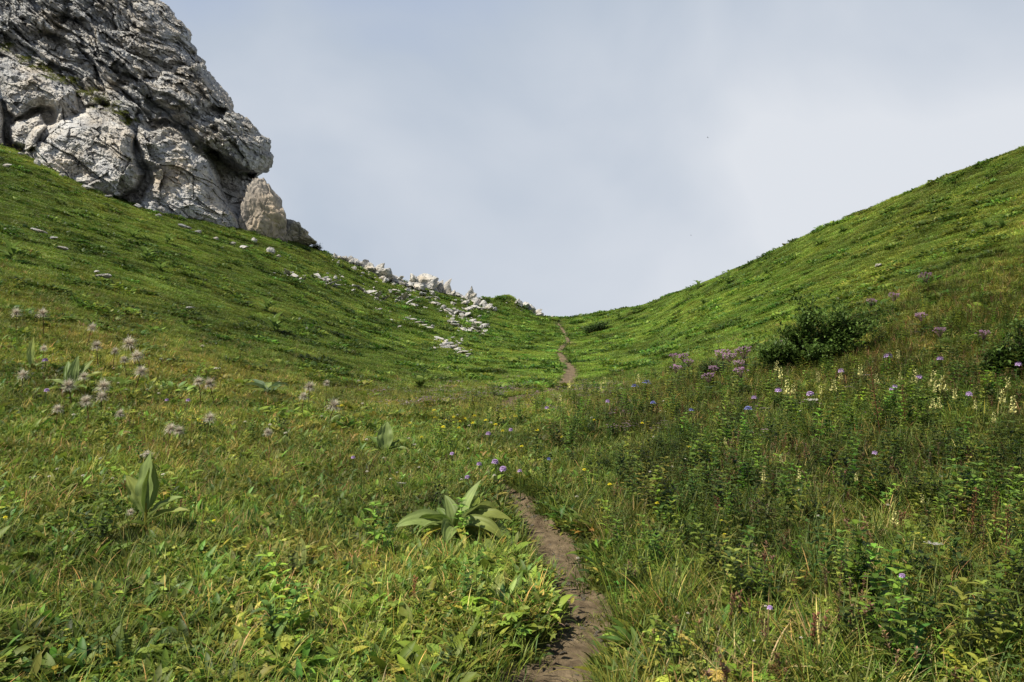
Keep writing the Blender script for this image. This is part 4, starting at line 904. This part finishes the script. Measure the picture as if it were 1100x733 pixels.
FL = {
 'purple': [(527,465,1),(486,486,.8),(515,498,1),(534,495,1.3),(537,501,1.3),(505,511,.9),(559,505,.8),(380,491,.8),(551,461,.8),(47,418,.9),(49,386,1.0),(157,532,1.2),(180,429,.7),(199,429,.8),
            (955,381,1.5),(909,397,1.1),(986,404,1.2),(962,414,1),(957,417,.9),(1076,385,1.2),(1038,422,1.1),(833,418,1.3),(868,422,1.3),(811,426,1),(933,485,1),(866,378,.9),(1014,384,1.2),(963,617,1.1),(819,651,1.0),(1090,390,1.1),(650,430,.8),(585,437,.8)],
 'blue': [(692,410,1.6),(686,414,1.2),(807,437,1.2),(589,493,.8),(745,440,1.0),(700,432,.9)],
 'pink': [(776,377,1.2),(787,381,1.1),(802,374,1.4),(724,381,.9),(736,381,1.0),(740,387,.9),(765,402,1.1),(797,396,1.2),(725,393,1.0),(766,394,.9),(846,365,.9),(1058,356,1.1),(998,294,1.1),(959,316,1.0),(934,322,.9),(990,337,1.0),(1012,353,1.1),(793,388,.9)],
 'spike': [(846,408,1.3),(840,395,1.0),(836,388,.9),(926,392,1.0),(896,408,1),(883,414,.8),(983,397,1.2),(996,398,1.4),(1010,404,1.3),(1010,427,1.0),(1071,418,1.2),(1089,426,1.5),(1063,443,.9),(964,376,.8),(954,550,1.1),(860,503,.9),(824,507,.8),(845,489,.7),(916,507,.7),(947,345,.9),(642,411,.6),(905,398,.8),(875,400,.9),(853,412,.9),(1030,418,.9),(1050,430,.8),(940,402,.8),(1082,405,1.0),(1002,412,.8),(968,400,.7),(780,470,.6),(990,530,.8),(612,409,.7),(601,423,.7),(686,402,.8),(1004,428,.9),(650,405,.6)],
 'umbel': [(1004,586,1.3),(158,489,.9),(870,430,1.0),(932,404,1.0),(430,520,.7)],
}
gy = np.random.default_rng(12)
FL['yellow'] = [(a_, b_, .9) for a_, b_ in [(470,449),(478,452),(486,448),(494,453),(500,450),(507,455),(466,441),(512,447),(521,452),(476,458),(490,460),(533,456),(541,463),(362,437),(370,436),(556,447),(3,556),(605,470),(560,480),(640,452),(690,455),(740,480),(775,560),(780,575),(452,470),(440,455),(420,462),(580,462),(625,505),(660,520),(710,540),(230,560)]]
FL['white'] = [(float(gy.uniform(20, 560)), float(gy.uniform(395, 520)), float(gy.uniform(.6, 1.0))) for _ in range(44)] + [(float(gy.uniform(600, 1060)), float(gy.uniform(430, 690)), float(gy.uniform(.6, 1.0))) for _ in range(18)] + [(217,372,1.3),(228,396,1.2),(175,386,.9),(189,386,1.0)]
PXR = {'purple': 4.4, 'blue': 4, 'pink': 7.2, 'spike': 6.6, 'yellow': 3.2, 'white': 2.6, 'umbel': 8}
MR = {'purple': .030, 'blue': .028, 'pink': .07, 'spike': .10, 'yellow': .020, 'white': .017, 'umbel': .065}
DESC = {'purple': ('lilac scabious bloom', 'flower', 'lilac scabious blooms'), 'blue': ('deep blue bloom', 'flower', 'blue blooms in the herb belt'), 'pink': ('mauve fluffy flower cluster', 'flower', 'mauve flower clusters'),
        'spike': ('pale yellow flower spike', 'flower', 'pale yellow flower spikes'), 'umbel': ('flat whitish flower umbel', 'flower', 'whitish umbels'), 'yellow': ('small yellow flower', 'flower', 'small yellow meadow flowers'), 'white': ('tiny white flower', 'flower', 'tiny white meadow flowers')}
def wherept(px, py):
    if px < 400: return 'in the left meadow'
    if px < 600: return 'beyond the large plant' if py < 520 else 'beside the path'
    if py > 470: return 'in the near herbs right of the path'
    if py < 372: return 'on the right hill'
    return 'in the flower belt right of the path'
for kind, lst in FL.items():
    proto, hg = flower(kind); regs = {}
    for i, q in enumerate(lst): regs.setdefault(wherept(q[0], q[1]), []).append(i)
    rank = {}
    for rname, idx in regs.items():
        for r_, i in zip(ordered([lst[i] for i in idx]), idx): rank[i] = (r_, len(idx), rname)
    for i, (px, py, s) in enumerate(lst):
        o = proto if i == 0 else copy_tree(proto)
        # the foot is where a stalk of this kind's height puts the bloom at its place in view
        best = None
        for off in np.linspace(2, 190, 95):
            x, y, z = locate(px, py + off); hh = EYE + (PY - py) / F * y - z
            if best is None or abs(hh - hg * (.95 if px > 640 else .7)) < best[0]: best = (abs(hh - hg * (.95 if px > 640 else .7)), x, y, z, hh)
        _, x, y, z, hh = best; hh = max(hh, .06)
        k = s * PXR[kind] / F * y / MR[kind]; kz = hh / hg; o.location = (x, y, z); o.rotation_euler = (U(-.09, .09), U(-.09, .09), U(0, 6)); o.scale = (k, k, kz)
        for ch in o.children:
            if ch.name.startswith('flower_head'): ch.scale = (1, 1, k / kz); ch.location = (0, 0, hg * (1 - k / kz))
        r0, n0, rn = rank[i]; wh = '' if n0 == 1 else (', leftmost' if r0 == 0 else (', rightmost' if r0 == n0 - 1 else ', ' + ordl(r0) + ' from the left'))
        tag(o, DESC[kind][0] + ' ' + rn + wh, DESC[kind][1], DESC[kind][2])

# --- tall rusty stalks
def rusty(h):
    t = empty('dock_stalk', (0, 0, 0)); m = M(); P = arc((0, 0, -.02), 1, h, .03, 10); stem(m, P, .005, .002, (.14, .06, .03), 5); link('stem', m.mesh('stem'), MAT_P, t); m = M()
    for k in range(150):
        tt_ = U(3.5, 9); i0 = min(int(tt_), 8); b = P[i0] + (P[i0+1] - P[i0]) * (tt_ - i0); yw = U(0, 6.28); r = .05 * (1.15 - tt_ / 9) + .008
        b = b + np.array((math.cos(yw), math.sin(yw), .5)) * r * U(.2, 1); leaf(m, b, yw, U(0, 1), U(-.5, .5), .016, .012, 2, .2, np.array((.15, .075, .035)) * U(.7, 1.3), np.array((.20, .11, .05)) * U(.7, 1.3))
    link('seed_head', m.mesh('seed_head'), MAT_F, t); return t
proto = rusty(.6); L_ = [(947, 480, 1.5, 'tall rusty dock stalk standing highest in the flower belt'), (1055, 620, .6, 'rusty brown stalk in the near herbs at the right photo edge'), (1068, 600, .7, 'rusty brown stalk behind the one at the right photo edge'), (1040, 610, .8, 'short rusty stalk leaning beside the brown clump'),
      (972, 470, 1.0, 'rusty stalk just right of the tallest one'), (735, 470, .8, 'rusty stalk in the herbs below the mauve clusters'), (660, 470, .7, 'small rusty stalk near the far end of the herb belt'), (1080, 640, .8, 'low rusty stalk nearest to the right photo edge'), (92, 480, .6, 'dark rusty stalk under the largest seed head'), (215, 590, .4, 'low reddish seed stalk right of the upright leaf pair'), (240, 588, .4, 'low reddish seed stalk among dry grass left of the large plant')]
for i, (px, py, s, lab) in enumerate(L_):
    o = proto if i == 0 else copy_tree(proto); x, y, z = place(px, py); o.location = (x, y, z); o.scale = (s,) * 3; o.rotation_euler = (U(-.1, .1), U(-.1, .1), U(0, 6)); tag(o, lab, 'dry stalk', 'rusty seed stalks')

# --- bushes
def bush(px, py, wpx, hpx, label, n=4200, lf=.05, seed=1, c0=(.030, .058, .016), c1=(.075, .12, .03), lobes=((0, 1, 1),)):
    """lobes: (sideways shift, width, height) as shares of the whole"""
    g = np.random.default_rng(seed); x, y, z = place(px, py); w = wpx / F * y / 2; h = hpx / F * y
    t = empty('bush', (x, y, z)); tag(t, label, 'bush'); m = M(); tips = []
    for k in range(74):
        sh, lw, lh = lobes[g.integers(len(lobes))]
        th = g.uniform(0, 6.28); r = g.uniform(.1, 1) ** .7; end = np.array((w * (sh + lw * r * math.cos(th)), w * .7 * lw * r * math.sin(th), h * lh * (1 - .35 * r ** 2) * g.uniform(.45, .95)))
        q = np.linspace(0, 1, 7)[:, None]; P = end * q * np.array((1, 1, 0)) + end * q ** .85 * np.array((0, 0, 1)) + g.normal(size=(7, 3)) * .03 * w * q; P[0] = (end[0] * .3, end[1] * .3, -.05)
        P[1:, 2] += float(base_z(np.array([x + end[0]]), np.array([y + end[1]]))[0] - z) * np.linspace(.2, 1, 6)
        stem(m, P, .012, .003, (.07, .055, .035), 4); tips.append(P)
    link('stem', m.mesh('stem'), MAT_B, t); m = M(); T = np.array(tips); hue = g.uniform(.75, 1.25, len(T))
    for k in range(n // 6):
        ti = g.integers(len(T)); P = T[ti]; s = g.uniform(.15, 1) ** .55 * 6; i0 = min(int(s), 5); cb = P[i0] + (P[i0+1] - P[i0]) * (s - i0) + g.normal(size=3) * .035 * w
        for j in range(6):                              # a sprig of leaves
            b = cb + g.normal(size=3) * lf * .55; c = (np.array(c0) + (np.array(c1) - np.array(c0)) * g.uniform(0, 1) ** 1.4) * hue[ti]
            L = lf * g.uniform(.6, 1.3); leaf(m, b, g.uniform(0, 6.28), g.uniform(-.2, 1.2), g.uniform(-.8, .6), L, L * .45, 2, .2, c, c, a=.95)
    link('foliage', m.mesh('foliage'), MAT_B, t)
bush(868, 396, 172, 86, 'dark green leafy bush on the right slope behind the flower belt', 13000, .10, 2, (.055, .098, .022), (.125, .195, .040), lobes=((.0, .5, 1.05), (.2, .5, .95), (-.6, .5, .5), (.6, .5, .65), (-.1, .9, .5)))
bush(850, 396, 70, 30, 'low bright green leafy bush at the foot of the dark bush', 2600, .06, 6, (.04, .08, .018), (.09, .14, .03))
bush(1088, 412, 90, 74, 'dark leafy bush cut by the right photo edge', 6000, .07, 3, (.05, .09, .02), (.11, .17, .035), lobes=((0, .6, 1), (-.4, .5, .6), (.4, .5, .7)))
bush(640, 357, 34, 10, 'low dark bush beside the path just below the pass', 1500, .16, 4)
bush(340, 259, 14, 8, 'small dark shrub on the skyline beyond the beige boulder', 600, .13, 5)
bush(768, 412, 40, 34, 'small dark green bush among the mauve clusters', 1600, .05, 9, (.035, .07, .02), (.08, .13, .035))

# --- grass on the cliff's ledges
def ledge_grass():
    dg = bpy.context.evaluated_depsgraph_get(); pts = []
    g = np.random.default_rng(9); line = [(8, 50, 5), (28, 62, 6), (42, 72, 7), (60, 82, 8), (74, 88, 5), (92, 100, 6), (108, 108, 5), (118, 114, 6), (128, 122, 5), (138, 131, 4), (128, 222, 0), (14, 160, 5)]
    sc_ = S
    for a_, b_, r in line:
        for k in range(34 if r else 0):
            px = a_ + g.normal() * r; py = b_ + g.normal() * r * .45
            hit = sc_.ray_cast(dg, Vector((0, 0, EYE)), Vector(((px - PX) / F, 1, (PY - py) / F)).normalized())
            if hit[0] and hit[4] and hit[4].name == 'cliff': pts.append(hit[1][:])
    return np.array(pts)
bpy.context.view_layer.update()
lp = ledge_grass()
if len(lp):
    scatter('ledge_grass', 'thin line of grass and moss on the ledge crossing the cliff', 'grass', lp, rng.uniform(.45, 1.0, len(lp)), np.ones((len(lp), 3)) * rng.uniform(.7, 1.2, (len(lp), 1)) * np.array([1.1, 1, .9]), coarse, .1)

# --- two far birds
def bird(px, py, d, label):
    m = M(); 
    for s in (-1, 1):
        th = np.linspace(0, 1, 6); top = np.stack([s * th * .42, -.06 * th + .0 * th, .12 * np.sin(th * 2.2)], 1); w = .11 * (1 - th) + .015
        V = np.stack([top, top + np.stack([0*th, -w, 0*th], 1)], 1); m.grid(V, (.03, .03, .03))
    wing = m.mesh('wing'); b = M(); th = np.linspace(0, 1, 8); P = np.stack([0*th, .16 - .42 * th, 0*th], 1); k = 8
    rr = .045 * np.sin(math.pi * np.clip(th * .9 + .05, 0, 1)) ** .7; an = np.arange(k) * 6.283 / k
    b.grid(P[:, None] + np.stack([np.cos(an), 0*an, np.sin(an)], 1)[None] * rr[:, None, None], (.025, .025, .025), closed=True)
    o = link('bird', b.mesh('bird'), MAT_B); link('wings', wing, MAT_B, o); o.location = ((px - PX) / F * d, d, EYE + (PY - py) / F * d); o.rotation_euler = (.3, .4, 1.0); tag(o, label, 'bird')
bird(760, 148, 170, 'tiny dark bird flying high in the cloudy sky')
bird(742, 253, 240, 'tiny dark bird flying lower, near the right skyline')
